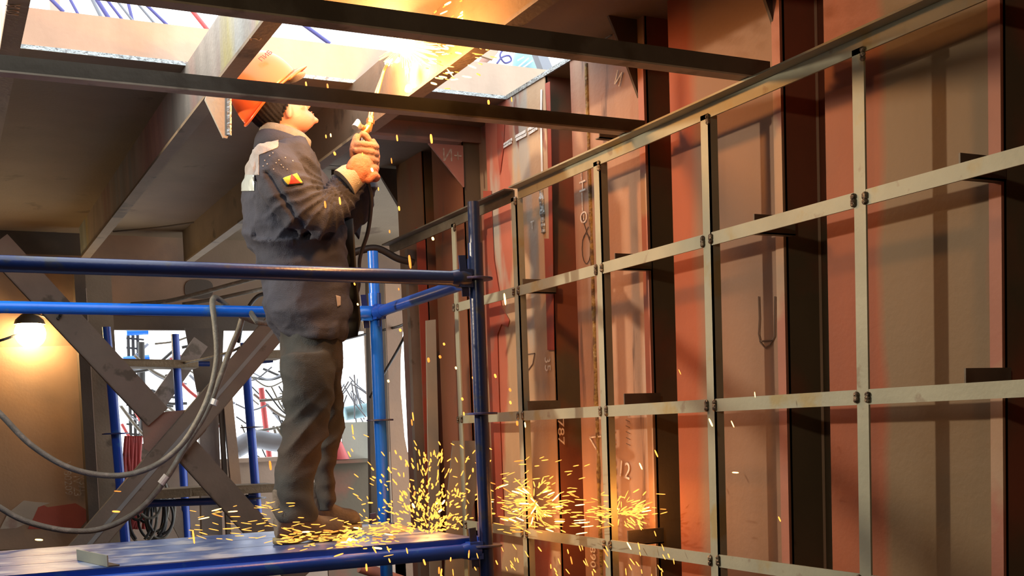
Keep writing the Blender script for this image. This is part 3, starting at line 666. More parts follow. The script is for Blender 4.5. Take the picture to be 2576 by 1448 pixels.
b = MB(); b.box((P(862, 1110, Y=7.6).x, 7.6, P(862, 1158, Y=7.6).z), (P(932, 1110, Y=7.6).x, 7.62, P(862, 1062, Y=7.6).z)); tag(obj('steel_plate', b, 'plate'), 'upright grey plate between the knees and the bright blue post', 'steel plate')
b = MB(); A_ = P(846, 1155, Y=7.5); b.tube([A_, A_ + Vector((0, 0, .17))], [.09, .02], 20); tag(obj('traffic_cone', b, 'red', smooth=SM), 'pinkish red cone just in front of the knees', 'cone')
b = MB(); b.box((P(825, 1160, Y=7.4).x, 7.35, P(830, 1166, Y=7.4).z), (P(945, 1160, Y=7.4).x, 7.7, P(830, 1158, Y=7.4).z)); b.box((P(825, 1160, Y=7.4).x, 7.5, 0), (P(945, 1160, Y=7.4).x, 7.52, P(830, 1166, Y=7.4).z)); tag(obj('side_bench', b, 'trough'), 'dark bench with a pale top edge behind the shins', 'bench')
t = thing('dark_post', 'dark brown steel post right behind the bright blue scaffold post', 'post', P(945, 1300, Y=6.9))
b = MB(); b.prism([P(x, y, Y=6.9) for x, y in ((925, 700), (965, 700), (985, 1330), (935, 1330))], (0, .05, 0)); obj('shaft', b, 'dark', t)
b = MB(); b.prism([P(x, y, Y=6.6) for x, y in ((968, 700), (1026, 700), (1014, 830), (1008, 900), (1008, 980), (1018, 1100), (1030, 1160), (1034, 1330), (990, 1330))], (0, .012, 0)); tag(obj('web_plate', b, 'panel'), 'tan plate with a curved edge right of the bright blue post', 'steel plate')
# leaning flat bars and plates by the wall
b = MB(); b.prism([P(x, y, Y=5.3) for x, y in ((1072, 806), (1096, 803), (1112, 1448), (1116, 1600), (1084, 1600), (1082, 1448))], (0, .01, 0)); tag(obj('flat_bar', b, 'plate'), 'grey flat bar standing upright behind the scaffold', 'steel bar')
b = MB(); b.prism([P(x, y, Y=5.06) for x, y in ((1140, 1108), (1196, 1108), (1202, 1230), (1186, 1290), (1206, 1448), (1120, 1448), (1126, 1250))], (0, .01, 0)); tag(obj('steel_plate', b, 'plate'), 'pale plate leaning behind the sparks left of the front blue post', 'steel plate')
b = MB(); b.tube([P(905, 1425, Y=5.5), P(1050, 1475, Y=5.5)], .03, 16); tag(obj('pipe', b, 'palepink', smooth=SM), 'pink pipe below the platform', 'pipe')
b = MB(); b.box((P(1045, 900, Y=5.7).x - .02, 5.7, 0), (P(1060, 900, Y=5.7).x, 5.74, 2.6)); tag(obj('vertical_strip', b, 'brace'), 'narrow tan upright strip at the end of the red wall', 'steel bar')
b = MB(); b.box((P(1060, 900, Y=5.62).x, 5.62, 0), (P(1082, 900, Y=5.62).x, 5.63, 2.7)); tag(obj('vertical_strip', b, 'redpaint'), 'narrow red upright strip beside the grey flat bar', 'steel bar')

# things above the hatch against the sky
def sky_rod(a, b_, y, r, m, name, label, cat, group=None): return rod(a, b_, y, r, m, name, label, cat, group)
for i, (a, b_, r, m) in enumerate((((120, -10), (160, 30), .010, 'ropeb'), ((172, -10), (196, 35), .008, 'ropeb'), ((228, -10), (258, 50), .010, 'ropeg'), ((238, -10), (275, 48), .012, 'ropeb'), ((262, -10), (312, 55), .008, 'ropeb'), ((285, -10), (340, 60), .007, 'ropeg'), ((318, -10), (336, 62), .009, 'ropeb'), ((330, -10), (395, 66), .007, 'ropeg'), ((345, -10), (430, 72), .009, 'ropeb'), ((720, 30), (830, 110), .012, 'ropeb'))):
    rod(a, b_, 6.2 + i * .06, r, m, 'cable', 'thin cable against the white sky above the coaming' if i < 9 else 'blue cable against the white sky right of the helmet beam', 'cable', 'sky cables at top left' if i < 9 else None)
rod((450, -15), (530, 85), 6.9, .013, 'red', 'pole', 'pink red rod slanting across the sky opening', 'pole')
b = MB(); b.prism([P(x, y, Y=6.5) for x, y in ((124, -20), (150, -20), (152, 60), (128, 60))], (0, .1, 0)); tag(obj('pink_column', b, 'palepink'), 'pale pink column above the coaming at top left', 'column')
t = thing('tank', 'pale blue domed tank with chalk strokes above the hatch', 'tank', P(1330, 190, Y=6.6))
tc_ = P(1330, 165, Y=6.6); b = MB(); b.ball(tc_, (.105, .105, .135), 24, 14); tk = obj('shell', b, 'tank', t, smooth=True)
stroke([[P(1302, 152, Y=6.49), P(1318, 143, Y=6.49)], [P(1304, 168, Y=6.49), P(1330, 146, Y=6.49)], [P(1310, 174, Y=6.49), P(1340, 152, Y=6.49)]], .008, 'tape', tk, nrm=(0, -1, 0))
b = MB(); b.prism([P(x, y, Y=6.2) for x, y in ((1336, 95), (1362, 105), (1395, 180), (1372, 190))], (0, .06, 0)); tag(obj('grey_strut', b, 'ropeg'), 'grey strut leaning beside the pale blue tank', 'strut')
b = MB(); b.tube(spline([P(x, y, Y=6.3) for x, y in ((1252, 100), (1245, 125), (1232, 140), (1215, 155), (1208, 170))]), .022, 10); tag(obj('pipe_elbow', b, 'gusset', smooth=True), 'bent brown pipe beside the orange lit beam', 'pipe')
b = MB(); b.tube(spline([P(x, y, Y=6.4) for x, y in ((1290, 118), (1268, 124), (1258, 140), (1270, 158), (1286, 152), (1280, 140), (1262, 145), (1250, 160))]), .006, 8); tag(obj('cable', b, 'ropeb', smooth=True), 'violet cable loops beside the pale blue tank', 'cable')
b = MB(); b.prism([P(x, y, Y=5.9) for x, y in ((1195, 135), (1235, 100), (1265, 105), (1240, 150))], (0, .02, 0)); tag(obj('steel_plate', b, 'coam'), 'tan plate edge in the gap right of the orange beam', 'steel plate')
#PERSON-BEGIN
# ---------------------------------------------------------------- the worker
def melt(mb, vox, it=6, fac=.5, disp=None):
    """lofted volumes fused into one continuous surface, smoothed and wrinkled"""
    me = bpy.data.meshes.new('m'); me.from_pydata(mb.v, [], mb.f); me.update()
    bm = bmesh.new(); bm.from_mesh(me); bmesh.ops.recalc_face_normals(bm, faces=bm.faces); bm.to_mesh(me); bm.free()
    o = bpy.data.objects.new('m', me); COL.objects.link(o)
    r = o.modifiers.new('r', 'REMESH'); r.mode = 'VOXEL'; r.voxel_size = vox
    s = o.modifiers.new('s', 'SMOOTH'); s.iterations = it; s.factor = fac
    dg = bpy.context.evaluated_depsgraph_get(); out = bpy.data.meshes.new_from_object(o.evaluated_get(dg))
    bpy.data.objects.remove(o); bpy.data.meshes.remove(me)
    if disp:
        ns = [v.normal.copy() for v in out.vertices]
        for v, n_ in zip(out.vertices, ns): v.co = v.co + n_ * disp(v.co)
    out.update(); return out

def shell(me, pred, off, sub=False):
    """the faces of a surface that satisfy pred, lifted off it: sewn-on cloth, cap, tape"""
    bm = bmesh.new(); bm.from_mesh(me); bm.normal_update()
    bmesh.ops.delete(bm, geom=[f for f in bm.faces if not (pred(f.calc_center_median(), f.normal) or any(pred(v.co, f.normal) for v in f.verts))], context='FACES')
    if sub:
        t_ = bpy.data.meshes.new('t'); bm.to_mesh(t_); bm.free(); o = bpy.data.objects.new('t', t_); COL.objects.link(o)
        s_ = o.modifiers.new('s', 'SUBSURF'); s_.subdivision_type = 'SIMPLE'; s_.levels = 2; s_.render_levels = 2
        t2_ = bpy.data.meshes.new_from_object(o.evaluated_get(bpy.context.evaluated_depsgraph_get())); bpy.data.objects.remove(o)
        bm = bmesh.new(); bm.from_mesh(t2_); bpy.data.meshes.remove(t2_); bm.normal_update()
    bmesh.ops.delete(bm, geom=[f for f in bm.faces if not pred(f.calc_center_median(), f.normal)], context='FACES')
    for v in bm.verts: v.co += v.normal * off
    ext = bmesh.ops.solidify(bm, geom=bm.faces[:], thickness=min(off * .8, .004))
    m2 = bpy.data.meshes.new('p'); bm.to_mesh(m2); bm.free(); return m2

def sring(c, ax, ay, a, b, n=24, e=2.4):
    """super-ellipse ring"""
    out = []
    for k in range(n):
        t = 2 * math.pi * k / n; ct, st = math.cos(t), math.sin(t)
        out.append(c + ax * (a * math.copysign(abs(ct) ** (2 / e), ct)) + ay * (b * math.copysign(abs(st) ** (2 / e), st)))
    return out
EY = Vector((0, 1, 0))
def rpx(py, l, r, Y, hy, tl=0):
    """cross-section ring whose outline meets the photographed left and right edges"""
    A_ = P(l, py - tl, Y=Y); B2 = P(r, py + tl, Y=Y); c = (A_ + B2) / 2; ax = (B2 - A_); L_ = ax.length / 2; ax.normalize()
    a = math.sqrt(max(L_ ** 2 - (hy * .30) ** 2, (.55 * L_) ** 2))
    return sring(c, ax, EY, a, hy)
def limb(mb, pts, n=20):
    """pts: (px, py, Y, radius along the picture, radius in depth)"""
    q = [P(p[0], p[1], Y=p[2]) for p in pts]; rings = []
    for i, c in enumerate(q):
        d = (q[min(i + 1, len(q) - 1)] - q[max(i - 1, 0)]).normalized()
        w = d.cross(EY); w.normalize(); dep = w.cross(d).normalized()
        rings.append(sring(c, w, dep, pts[i][3], pts[i][4], n, 2.1))
    mb.loft(rings)
def ridge(p, sc, seed=0):
    return 1 - abs(2 * noise.noise(Vector((p[0] * sc[0] + seed, p[1] * sc[1], p[2] * sc[2]))))
YB = 4.42
# -- head frame
TH = math.radians(41)
HC = P(683, 248, Y=YB); HF = Vector((math.cos(TH), 0, math.sin(TH))); HU = Vector((-math.sin(TH), 0, math.cos(TH)))
def H(u, v, y=0): return HC + HF * u + HU * v + EY * y
body = MB()
hr = []
for v, fr, bk, wd_ in ((-.172, .060, .02, .018), (-.166, .072, .01, .032), (-.150, .083, -.018, .046), (-.132, .080, -.045, .056), (-.112, .078, -.070, .064), (-.09, .078, -.086, .070), (-.06, .078, -.096, .074), (-.03, .078, -.102, .077), (0, .082, -.104, .078), (.03, .083, -.103, .077), (.06, .075, -.096, .071), (.085, .055, -.078, .056), (.100, .02, -.04, .03)):
    c = H((fr + bk) / 2, v); hr.append(sring(c, HF, EY, (fr - bk) / 2, wd_, 28, 2.15))
body.loft(hr)
body.ball(H(.083, -.163), (.013, .017, .012), 12, 8)                      # chin
body.loft([sring(H(.082, -.052), HF, EY, .010, .009, 12, 2), sring(H(.088, -.075), HF, EY, .013, .011, 12, 2), sring(H(.096, -.098), HF, EY, .017, .015, 12, 2), sring(H(.098, -.108), HF, EY, .017, .018, 12, 2), sring(H(.088, -.114), HF, EY, .010, .014, 12, 2)])   # nose
body.ball(H(.080, -.128), (.012, .022, .007), 12, 6); body.ball(H(.081, -.141), (.012, .020, .008), 12, 6)   # lips
body.ball(H(.074, -.020), (.014, .055, .010), 14, 6)                      # brow
for s in (-1, 1):
    body.ball(H(-.008, -.075, s * .077), (.016, .008, .030), 10, 6)        # ears
    body.ball(H(.052, -.085, s * .045), (.022, .020, .022), 10, 6)         # cheek bones
nk = [(690, 290, .058, .058), (706, 318, .056, .056), (716, 345, .058, .058), (712, 372, .066, .08)]
limb(body, [(x, y, YB, a, b_) for x, y, a, b_ in nk])
body.loft([rpx(380, 665, 760, YB, .12), rpx(420, 645, 790, YB, .17), rpx(560, 640, 820, YB, .15), rpx(700, 685, 830, YB, .13), rpx(830, 725, 835, YB, .11), rpx(880, 735, 835, YB, .10)])
limb(body, [(775, 875, YB - .03, .045, .045), (770, 1000, YB - .10, .045, .045), (748, 1150, YB - .14, .04, .04), (740, 1255, YB - .15, .03, .03)])
limb(body, [(800, 870, YB + .05, .055, .06), (822, 1000, YB + .14, .035, .045), (815, 1150, YB + .20, .03, .04), (815, 1240, YB + .23, .025, .03)])
limb(body, [(690, 410, YB - .14, .05, .05), (740, 490, YB - .20, .04, .04), (800, 560, YB - .22, .035, .035), (850, 500, YB - .2, .03, .03), (895, 430, YB - .18, .027, .027)])
limb(body, [(700, 410, YB + .14, .05, .05), (790, 500, YB + .16, .04, .04), (862, 560, YB + .10, .035, .035), (900, 490, YB - .02, .03, .03), (925, 420, YB - .13, .027, .027)])
pm = melt(body, .0055, 3, .5)
person = obj('person', pm, 'skin', smooth=True)
tag(person, 'worker in orange hard hat and dark suit looking up, raising a torch in both hands', 'person')
for s in (-1, 1):
    b = MB(); b.ball(H(.066, -.045, s * .032), .0125, 14, 10); e_ = obj('eye', b, 'eye', person, smooth=True)
    b = MB(); b.ball(H(.0745, -.045, s * .032), .006, 12, 8); obj('iris', b, 'iris', e_, smooth=True)
b = MB(); b.ball(H(.0875, -.130), (.0045, .019, .0035), 12, 6); b.ball(H(.0885, -.1395), (.0045, .017, .004), 12, 6); obj('lips', b, 'lip', person, smooth=True)
# -- knit cap over ears and neck
def rib(p):
    q = (p - HC); return .0022 * math.sin(math.atan2(q.y, -q.dot(HF) + .02) * 46)
capme = shell(pm, lambda c, n_: (c - HC).dot(HU) > -.045 + ((c - HC).dot(HF) - .0375) * .396 and (c - HC).dot(HU) > -.088 - .5 * max(0, -.061 - (c - HC).dot(HF)) * -1.4, .010)
for v in capme.vertices: v.co += v.normal * rib(v.co)
obj('knit_cap', capme, 'beanie', person, smooth=True)
# -- hard hat
RC = P(677, 240, Y=YB)         # middle of its rim
def HH(u, v, y): return RC + HF * u + HU * v + EY * y
hb = MB(); rings = []
NT = 40
for j in range(13):
    ph = j / 12 * math.pi / 2; sr, zz = math.cos(ph) ** .72 if j < 12 else .02, math.sin(ph)
    rg = []
    for k in range(NT):
        t = 2 * math.pi * k / NT; ct, st = math.cos(t), math.sin(t)
        a = .142 if ct > 0 else .145; drop = (.028 * max(0, -ct) ** 1.5) * (1 - zz)
        up_ = .158 * zz + (.006 if abs(st) < .2 else 0) * zz * (1 if j < 12 else 1)
        rg.append(HH(a * sr * ct, up_ - drop, .112 * sr * st))
    rings.append(rg)
hb.loft(rings)
o_h = obj('hard_hat', hb, 'helmet', person, smooth=True)
b = MB(); rr = [[], []]
top, bot = [], []
for k in range(17):
    t = -1.15 + 2.3 * k / 16; ct, st = math.cos(t), math.sin(t)
    e_ = .012 + .042 * max(0, math.cos(t * 1.35)) ** 1.2
    top.append((HH(.139 * ct, .012, .110 * st), HH((.139 + e_) * ct + .0, -.004, (.110 + e_ * .4) * st)))
v = [p for a, c in top for p in (a, c, c - HU * .005, a - HU * .006)]
f = [(4 * i + j, 4 * i + (j + 1) % 4, 4 * i + 4 + (j + 1) % 4, 4 * i + 4 + j) for i in range(16) for j in range(4)]
b.add(v, f + [(3, 2, 1, 0), (64, 65, 66, 67)]); obj('visor', b, 'helmet', o_h, smooth=True)
b = MB(); b.tube([HH(.145 * math.cos(t) * (1 if math.cos(t) > 0 else 1.02), -.028 * max(0, -math.cos(t)) ** 1.5, .115 * math.sin(t)) for t in [i * math.pi * 2 / 40 for i in range(41)]], .0045, 8); obj('rim', b, 'helmet', o_h, smooth=True)
b = MB(); b.tube(spline([HH(-.13, .065, 0), HH(-.09, .125, 0), HH(0, .162, 0), HH(.08, .135, 0), HH(.128, .07, 0)]), .009, 8); obj('crown_ridge', b, 'helmet', o_h, smooth=True)
# ribbed sweat cloth folded under the visor
b = MB(); b.loft([sring(HH(.105, .0, 0), HU, EY, .012, .07, 20, 2), sring(HH(.135, -.012, 0), HU, EY, .014, .060, 20, 2), sring(HH(.158, -.020, 0), HU, EY, .010, .045, 20, 2)]); obj('sweat_cloth', b, 'cuff', person, smooth=True)
text('ПИБ', HH(.045, .105, -.1075), (HF + HU * -.02), (HU * .8 + EY * .6), .028, 'redp', o_h, name='hat_lettering', push=.004)
# -- jacket
jb = MB()
jb.loft([rpx(352, 672, 752, YB, .09, -8), rpx(366, 652, 768, YB, .14, -6), rpx(384, 632, 776, YB, .178, -4), rpx(410, 619, 790, YB, .188), rpx(450, 611, 803, YB, .188), rpx(500, 609, 824, YB, .18), rpx(560, 612, 862, YB, .18), rpx(610, 624, 872, YB, .195),
         rpx(660, 645, 870, YB, .185), rpx(710, 659, 874, YB, .185), rpx(760, 662, 878, YB, .190), rpx(800, 670, 880, YB, .195), rpx(835, 690, 872, YB, .195), rpx(858, 708, 858, YB, .19, 3)])
limb(jb, [(684, 398, YB - .13, .085, .08), (700, 436, YB - .19, .093, .08), (728, 484, YB - .225, .095, .082), (762, 528, YB - .24, .090, .082), (795, 552, YB - .24, .078, .078), (822, 534, YB - .235, .074, .074), (850, 502, YB - .22, .068, .066), (875, 465, YB - .2, .062, .06), (890, 446, YB - .19, .056, .055)])
limb(jb, [(690, 400, YB + .13, .085, .08), (760, 460, YB + .18, .095, .085), (820, 530, YB + .16, .085, .08), (862, 575, YB + .11, .075, .07), (890, 530, YB + .03, .07, .07), (908, 480, YB - .06, .058, .058), (920, 450, YB - .10, .05, .05)])
EL = P(800, 560, Y=YB - .22); SH = P(680, 420, Y=YB - .17)
def jd(p):
    d_el = (p - EL).length; px, py = proj(p)
    near = p.y < YB - .06
    f_ = .0
    e1 = math.exp(-((px - (668 + (py - 430) * .62)) / 9) ** 2) if 430 < py < 600 and p.y < YB else 0
    f_ -= .016 * e1
    arm = px > 640 and py < 600 and near
    if arm:
        g = math.exp(-(d_el / .17) ** 2)
        ang = math.atan2(py - 470, px - 850)          # folds fan out from the crook of the elbow
        rad = math.hypot(px - 850, py - 470)
        s = math.sin(ang * 11 + 1.5 * noise.noise(Vector((px * .02, py * .02, 0))) + rad * .006)
        f_ += (.0075 * g + .002) * (1 - 2 * abs(s) ** .8)
        f_ += .0065 * (ridge(p, (9, 6, 15)) - .6)
    else:
        f_ += .009 * (ridge(p, (7, 6, 13), 4) - .6) + .004 * math.sin(p.z * 42 + 3 * noise.noise(p * 6))* (1 if py > 600 else .4)
        hem = max(0, 1 - abs(py - 835) / 30); f_ += .006 * hem * math.sin(p.x * 90 + p.y * 60)
        fold = math.exp(-((py - 590 - (px - 640) * .12) / 14) ** 2) if px < 740 else 0
        f_ += .010 * fold
    return f_ + .0016 * noise.noise(p * 60)
jm = melt(jb, .007, 5, .5, jd)
jacket = obj('jacket', jm, 'jacket', person, smooth=True)
def PX2(c): return proj(c)
obj('yoke', shell(jm, lambda c, n_: (lambda q: q[1] < 440 and q[0] < 660 + (440 - q[1]) * .55 and q[0] < 700 and c.y < YB + .2 and q[1] > 352 and not (q[0] > 640 and q[1] > 395 + (q[0] - 640) * -.4 and c.y < YB - .15 and q[0] > 652))(PX2(c)), .0022, True), 'yoke', jacket, smooth=True, label='light grey shoulder yoke')
obj('reflective_strip', shell(jm, lambda c, n_: (lambda q: 440 < q[1] < 480 and q[0] < 641)(PX2(c)), .003, True), 'reflect', jacket, smooth=True, label='silver reflective strip')
# collars
def ringcollar(pairs, m, name, par, th=.006, hyk=1.0):
    b = MB(); inn = []
    for py, l, r, hy, tl in pairs: inn.append(rpx(py, l, r, YB, hy, tl))
    out = [[p + (p - sum(rg, Vector()) / len(rg)).normalized() * th for p in rg] for rg in inn]
    n = len(inn[0]); v = [p for rg in inn + out[::-1] for p in rg]; m_ = len(inn) * 2
    f = [(i * n + k, i * n + (k + 1) % n, ((i + 1) % m_) * n + (k + 1) % n, ((i + 1) % m_) * n + k) for i in range(m_) for k in range(n)]
    b.add(v, f); return obj(name, b, m, par, smooth=True)
ringcollar([(331, 661, 764, .074, 17), (342, 658, 776, .082, 19), (358, 658, 774, .088, 20), (378, 668, 762, .086, 14)], 'knit', 'knit_collar', person, .009)
ringcollar([(352, 650, 768, .096, 22), (366, 645, 782, .108, 24), (390, 640, 788, .125, 14)], 'jacket', 'jacket_collar', person, .006)
# lapel points and torn front edge
for pts, yy in ((((757, 362), (792, 382), (806, 418), (796, 448), (770, 404)), YB - .10), (((790, 392), (806, 412), (809, 440), (800, 452)), YB - .06)):
    b = MB(); b.prism([P(x, y, Y=yy) for x, y in pts], (0, .008, 0)); obj('lapel', b, 'jacket', person, bevel=.002)
b = MB(); rg = []
for (x, y, w_) in ((868, 560, 6), (872, 640, 8), (876, 700, 8), (882, 760, 9), (886, 810, 8), (880, 850, 3)):
    c = P(x, y, Y=YB + .03); rg.append(sring(c, Vector((1, 0, 0)), EY, w_ / 640, .10, 16, 2))
b.loft(rg); obj('front_placket', b, 'black', person, smooth=True, label='black open front edge of the jacket')
b = MB(); b.prism([P(x, y, Y=YB + .12) for x, y in ((880, 470), (935, 462), (930, 510), (912, 560), (905, 602), (884, 570), (872, 620), (866, 560))], (0, .02, 0)); obj('torn_flap', b, 'jacket', person, bevel=.006)
# sleeve patch: yellow with a red triangle
pcx, pcy = 737, 453
def cloth_patch(pred, off, m, name, par):
    return obj(name, shell(jm, lambda c, n_: c.y < YB - .12 and n_.y < .1 and pred(*proj(c)), off), m, par, smooth=True)
def onq(px, py):
    a = math.radians(-6); x, y = px - pcx, py - pcy; return x * math.cos(a) - y * math.sin(a), x * math.sin(a) + y * math.cos(a)
pq = [P(713, 446, Y=4), P(750, 436, Y=4)]
def surf(px, py, off):
    """point on the sleeve surface under a sight line"""
    o_ = Vector(CAM); d = (P(px, py, Y=4) - o_).normalized()
    best = jt.ray_cast(o_, d); return best[0] + best[1] * off if best[0] else P(px, py, Y=YB - .3)
from mathutils.bvhtree import BVHTree
jt = BVHTree.FromPolygons([v.co for v in jm.vertices], [p.vertices for p in jm.polygons])
def decal(quad, off, m, name, par, n=8, tri=False):
    b = MB(); g = []
    for i in range(n + 1):
        for j in range(n + 1):
            s_, t_ = i / n, j / n
            if tri: l = Vector(quad[0]).lerp(Vector(quad[1]), t_); r = Vector(quad[0]).lerp(Vector(quad[2]), t_)
            else: l = Vector(quad[0]).lerp(Vector(quad[3]), t_); r = Vector(quad[1]).lerp(Vector(quad[2]), t_)
            q = l.lerp(r, s_); g.append(surf(q.x, q.y, off))
    c0 = sum(g, Vector()) / len(g)
    b.add(g, [(i * (n + 1) + j, (i + 1) * (n + 1) + j, (i + 1) * (n + 1) + j + 1, i * (n + 1) + j + 1) for i in range(n) for j in range(n)])
    o = obj(name, b, m, par, smooth=True); s = o.modifiers.new('s', 'SOLIDIFY'); s.thickness = .0015; s.offset = 0; return o
pa = decal([(710, 448, 0), (748, 436, 0), (764, 464, 0), (722, 468, 0)], .004, 'black', 'sleeve_patch', jacket)
decal([(713, 450, 0), (746, 439, 0), (760, 462, 0), (724, 465, 0)], .006, 'yellow', 'patch_field', pa)
decal([(735, 442, 0), (726, 464, 0), (755, 462, 0)], .008, 'redp', 'patch_triangle', pa, tri=True)
# pocket seam, paint fleck
decal([(844, 742, 0), (856, 746, 0), (856, 768, 0), (848, 772, 0)], .002, 'yoke', 'paint_fleck', jacket)
for q in ((670, 380), (686, 385), (666, 404), (701, 403), (672, 413), (717, 397), (688, 426), (707, 415), (736, 405), (722, 426), (678, 392), (694, 410), (712, 421), (662, 418)):
    decal([(q[0] - 1.5, q[1] - 1, 0), (q[0] + 1.5, q[1] - 2, 0), (q[0] + 2, q[1] + 1, 0), (q[0] - 1, q[1] + 1.2, 0)], .0008, 'yoke', 'paint_fleck', jacket, 2)
# -- trousers
tb = MB()
tb.loft([rpx(820, 700, 850, YB, .165), rpx(870, 707, 856, YB, .175), rpx(910, 706, 858, YB, .17), rpx(935, 706, 857, YB + .01, .165)])
def leg(rows, Y0, dY):
    rg = []
    for k, (py, l, r, hy) in enumerate(rows): rg.append(rpx(py, l, r, Y0 + dY * k / len(rows), hy))
    tb.loft(rg)
leg([(890, 706, 835, .10), (950, 706, 842, .108), (1000, 711, 838, .105), (1045, 716, 832, .10), (1090, 706, 822, .10), (1140, 698, 806, .098), (1180, 692, 797, .095), (1220, 690, 790, .093), (1260, 689, 792, .092), (1290, 690, 796, .092), (1312, 693, 790, .088)], YB - .10, -.05)
leg([(890, 740, 856, .10), (950, 765, 858, .10), (1000, 780, 862, .095), (1050, 790, 866, .092), (1100, 785, 858, .09), (1140, 782, 848, .09), (1180, 785, 842, .088), (1220, 790, 840, .086), (1260, 792, 842, .088), (1285, 792, 840, .085)], YB + .10, .16)
def td(p):
    px, py = proj(p)
    f_ = .008 * (ridge(p, (8, 6, 10), 9) - .6)
    k = math.exp(-((py - 1090) / 75) ** 2); f_ += .008 * k * (1 - 2 * abs(math.sin(py * .052 + (px - 760) * .040 + 2.6 * noise.noise(p * 6))) ** .8)
    k = math.exp(-((py - 1275) / 40) ** 2); f_ += .007 * k * math.sin(py * .12 - (px - 760) * .05 + 3.0 * noise.noise(p * 8))
    return f_ + .0012 * noise.noise(p * 60)
tm = melt(tb, .0085, 5, .5, td)
obj('trousers', tm, 'trouser', person, smooth=True)
# -- boots
def boot(px0, px1, py, Y, par, k=1.0):
    """ankle boot from heel to toe, standing on the plank"""
    A_ = P(px0, py, Y=Y); B2 = P(px1, py - 12, Y=Y); A_.z = B2.z = ZP; L_ = (B2 - A_).length; d = (B2 - A_).normalized(); Uz = Vector((0, 0, 1))
    b = MB(); rg = []
    for t, hgt, w_ in ((.0, .10, .030), (.06, .145, .038), (.22, .15, .042), (.34, .135, .042), (.48, .098, .045), (.65, .078, .050), (.82, .070, .050), (.94, .058, .040), (1.0, .035, .024)):
        c = A_ + d * (L_ * t) + Uz * (hgt / 2 + .022); rg.append(sring(c, Uz, EY, hgt / 2, w_, 20, 2.5))
    b.loft(rg)
    c = A_ + d * (L_ * .19); b.loft([sring(c + Uz * z, d, EY, a, a * .82, 20, 2.2) for z, a in ((.08, .058), (.14, .056), (.21, .054))])
    m_ = melt(b, .006, 4, .5, lambda p: .0015 * noise.noise(p * 40))
    o = obj('boot', m_, 'boot', par, smooth=True)
    b = MB(); rg = []
    for t, w_ in ((-.02, .028), (.05, .040), (.3, .040), (.45, .040), (.7, .053), (.88, .050), (1.0, .030), (1.03, .012)):
        c = A_ + d * (L_ * t) + Uz * (.0135 + (.008 if .36 < t < .5 else 0)); rg.append(sring(c, Uz, EY, .0125, w_, 16, 4))
    b.loft(rg); obj('sole', b, 'sole', o, smooth=True)
boot(694, 866, 1361, YB - .13, person); boot(778, 905, 1340, YB + .26, person)
# -- gloves
def finger(mb, pts, r0, r1):
    q = [P(x, y, Y=yy) for x, y, yy in pts]; q = spline(q, 4); n = len(q)
    mb.tube(q, [r0 + (r1 - r0) * i / (n - 1) for i in range(n)], 12); mb.ball(q[-1], r1, 10, 6); mb.ball(q[0], r0, 10, 6)
TY = 4.20
g = MB()                                                               # left hand, above, fingers wrapped round the handle
limb(g, [(925, 452, TY + .07, .034, .028), (930, 425, TY + .06, .036, .030), (932, 395, TY + .05, .038, .030), (930, 365, TY + .04, .034, .026), (927, 352, TY + .035, .025, .02)])
for k, (py, tip) in enumerate(((366, 898), (383, 896), (401, 904), (420, 912))):
    finger(g, [(936, py - 4, TY + .05), (945, py + 4, TY + .01), (935, py + 1, TY - .032), (915, py - 3, TY - .042), (tip, py - 4, TY - .03)], .0155, .0125)
finger(g, [(922, 378, TY + .03), (928, 358, TY - .005), (920, 342, TY - .018), (912, 337, TY - .02)], .0155, .0125)      # forefinger raised to the valve
finger(g, [(908, 430, TY + .04), (894, 405, TY + .015), (889, 378, TY - .01), (895, 352, TY - .018), (898, 344, TY - .018)], .018, .0135)   # thumb
obj('glove', melt(g, .0036, 3, .4, lambda p: .0012 * noise.noise(p * 70)), 'glove', person, smooth=True, label='brown leather glove on the upper hand')
g = MB()                                                               # right hand, below
limb(g, [(884, 455, TY - .03, .038, .040), (893, 440, TY - .04, .044, .040), (904, 424, TY - .045, .046, .034), (914, 408, TY - .042, .040, .028), (919, 400, TY - .035, .03, .022)])
for k, (x0, y0) in enumerate(((908, 398), (920, 410), (929, 425), (934, 441))):
    finger(g, [(x0 - 8, y0 + 10, TY - .055), (x0 + 4, y0, TY - .05), (x0 + 13, y0 + 4, TY - .01), (x0 + 10, y0 + 8, TY + .03), (x0 - 6, y0 + 8, TY + .045)], .0165, .013)
finger(g, [(880, 425, TY - .06), (888, 408, TY - .055), (900, 398, TY - .045), (908, 396, TY - .035)], .018, .014)
gl = obj('glove', melt(g, .0036, 3, .4, lambda p: .0014 * noise.noise(p * 60)), 'glove_o', person, smooth=True, label='orange leather glove on the lower hand')
c0, c1, c2 = P(866, 462, Y=TY - .025), P(882, 446, Y=TY - .03), P(899, 436, Y=TY - .03)
ax = (c2 - c0).normalized(); w_ = ax.cross(EY).normalized(); dp = w_.cross(ax).normalized()
b = MB(); inn = [sring(c0, w_, dp, .058, .058, 24, 2), sring(c1, w_, dp, .052, .052, 24, 2), sring(c2 , w_, dp, .045, .045, 24, 2)]
b.loft(inn); obj('glove_cuff', b, 'cuff', gl, smooth=SM, label='pale canvas gauntlet cuff')
b = MB(); q_ = [P(905, 436, Y=TY - .075), P(908, 452, Y=TY - .072), P(903, 464, Y=TY - .07), P(895, 462, Y=TY - .072), P(886, 448, Y=TY - .078), P(880, 438, Y=TY - .08)]
b.prism(q_, (0, .004, 0)); obj('cuff_flap', b, 'cuff', gl, bevel=.001)

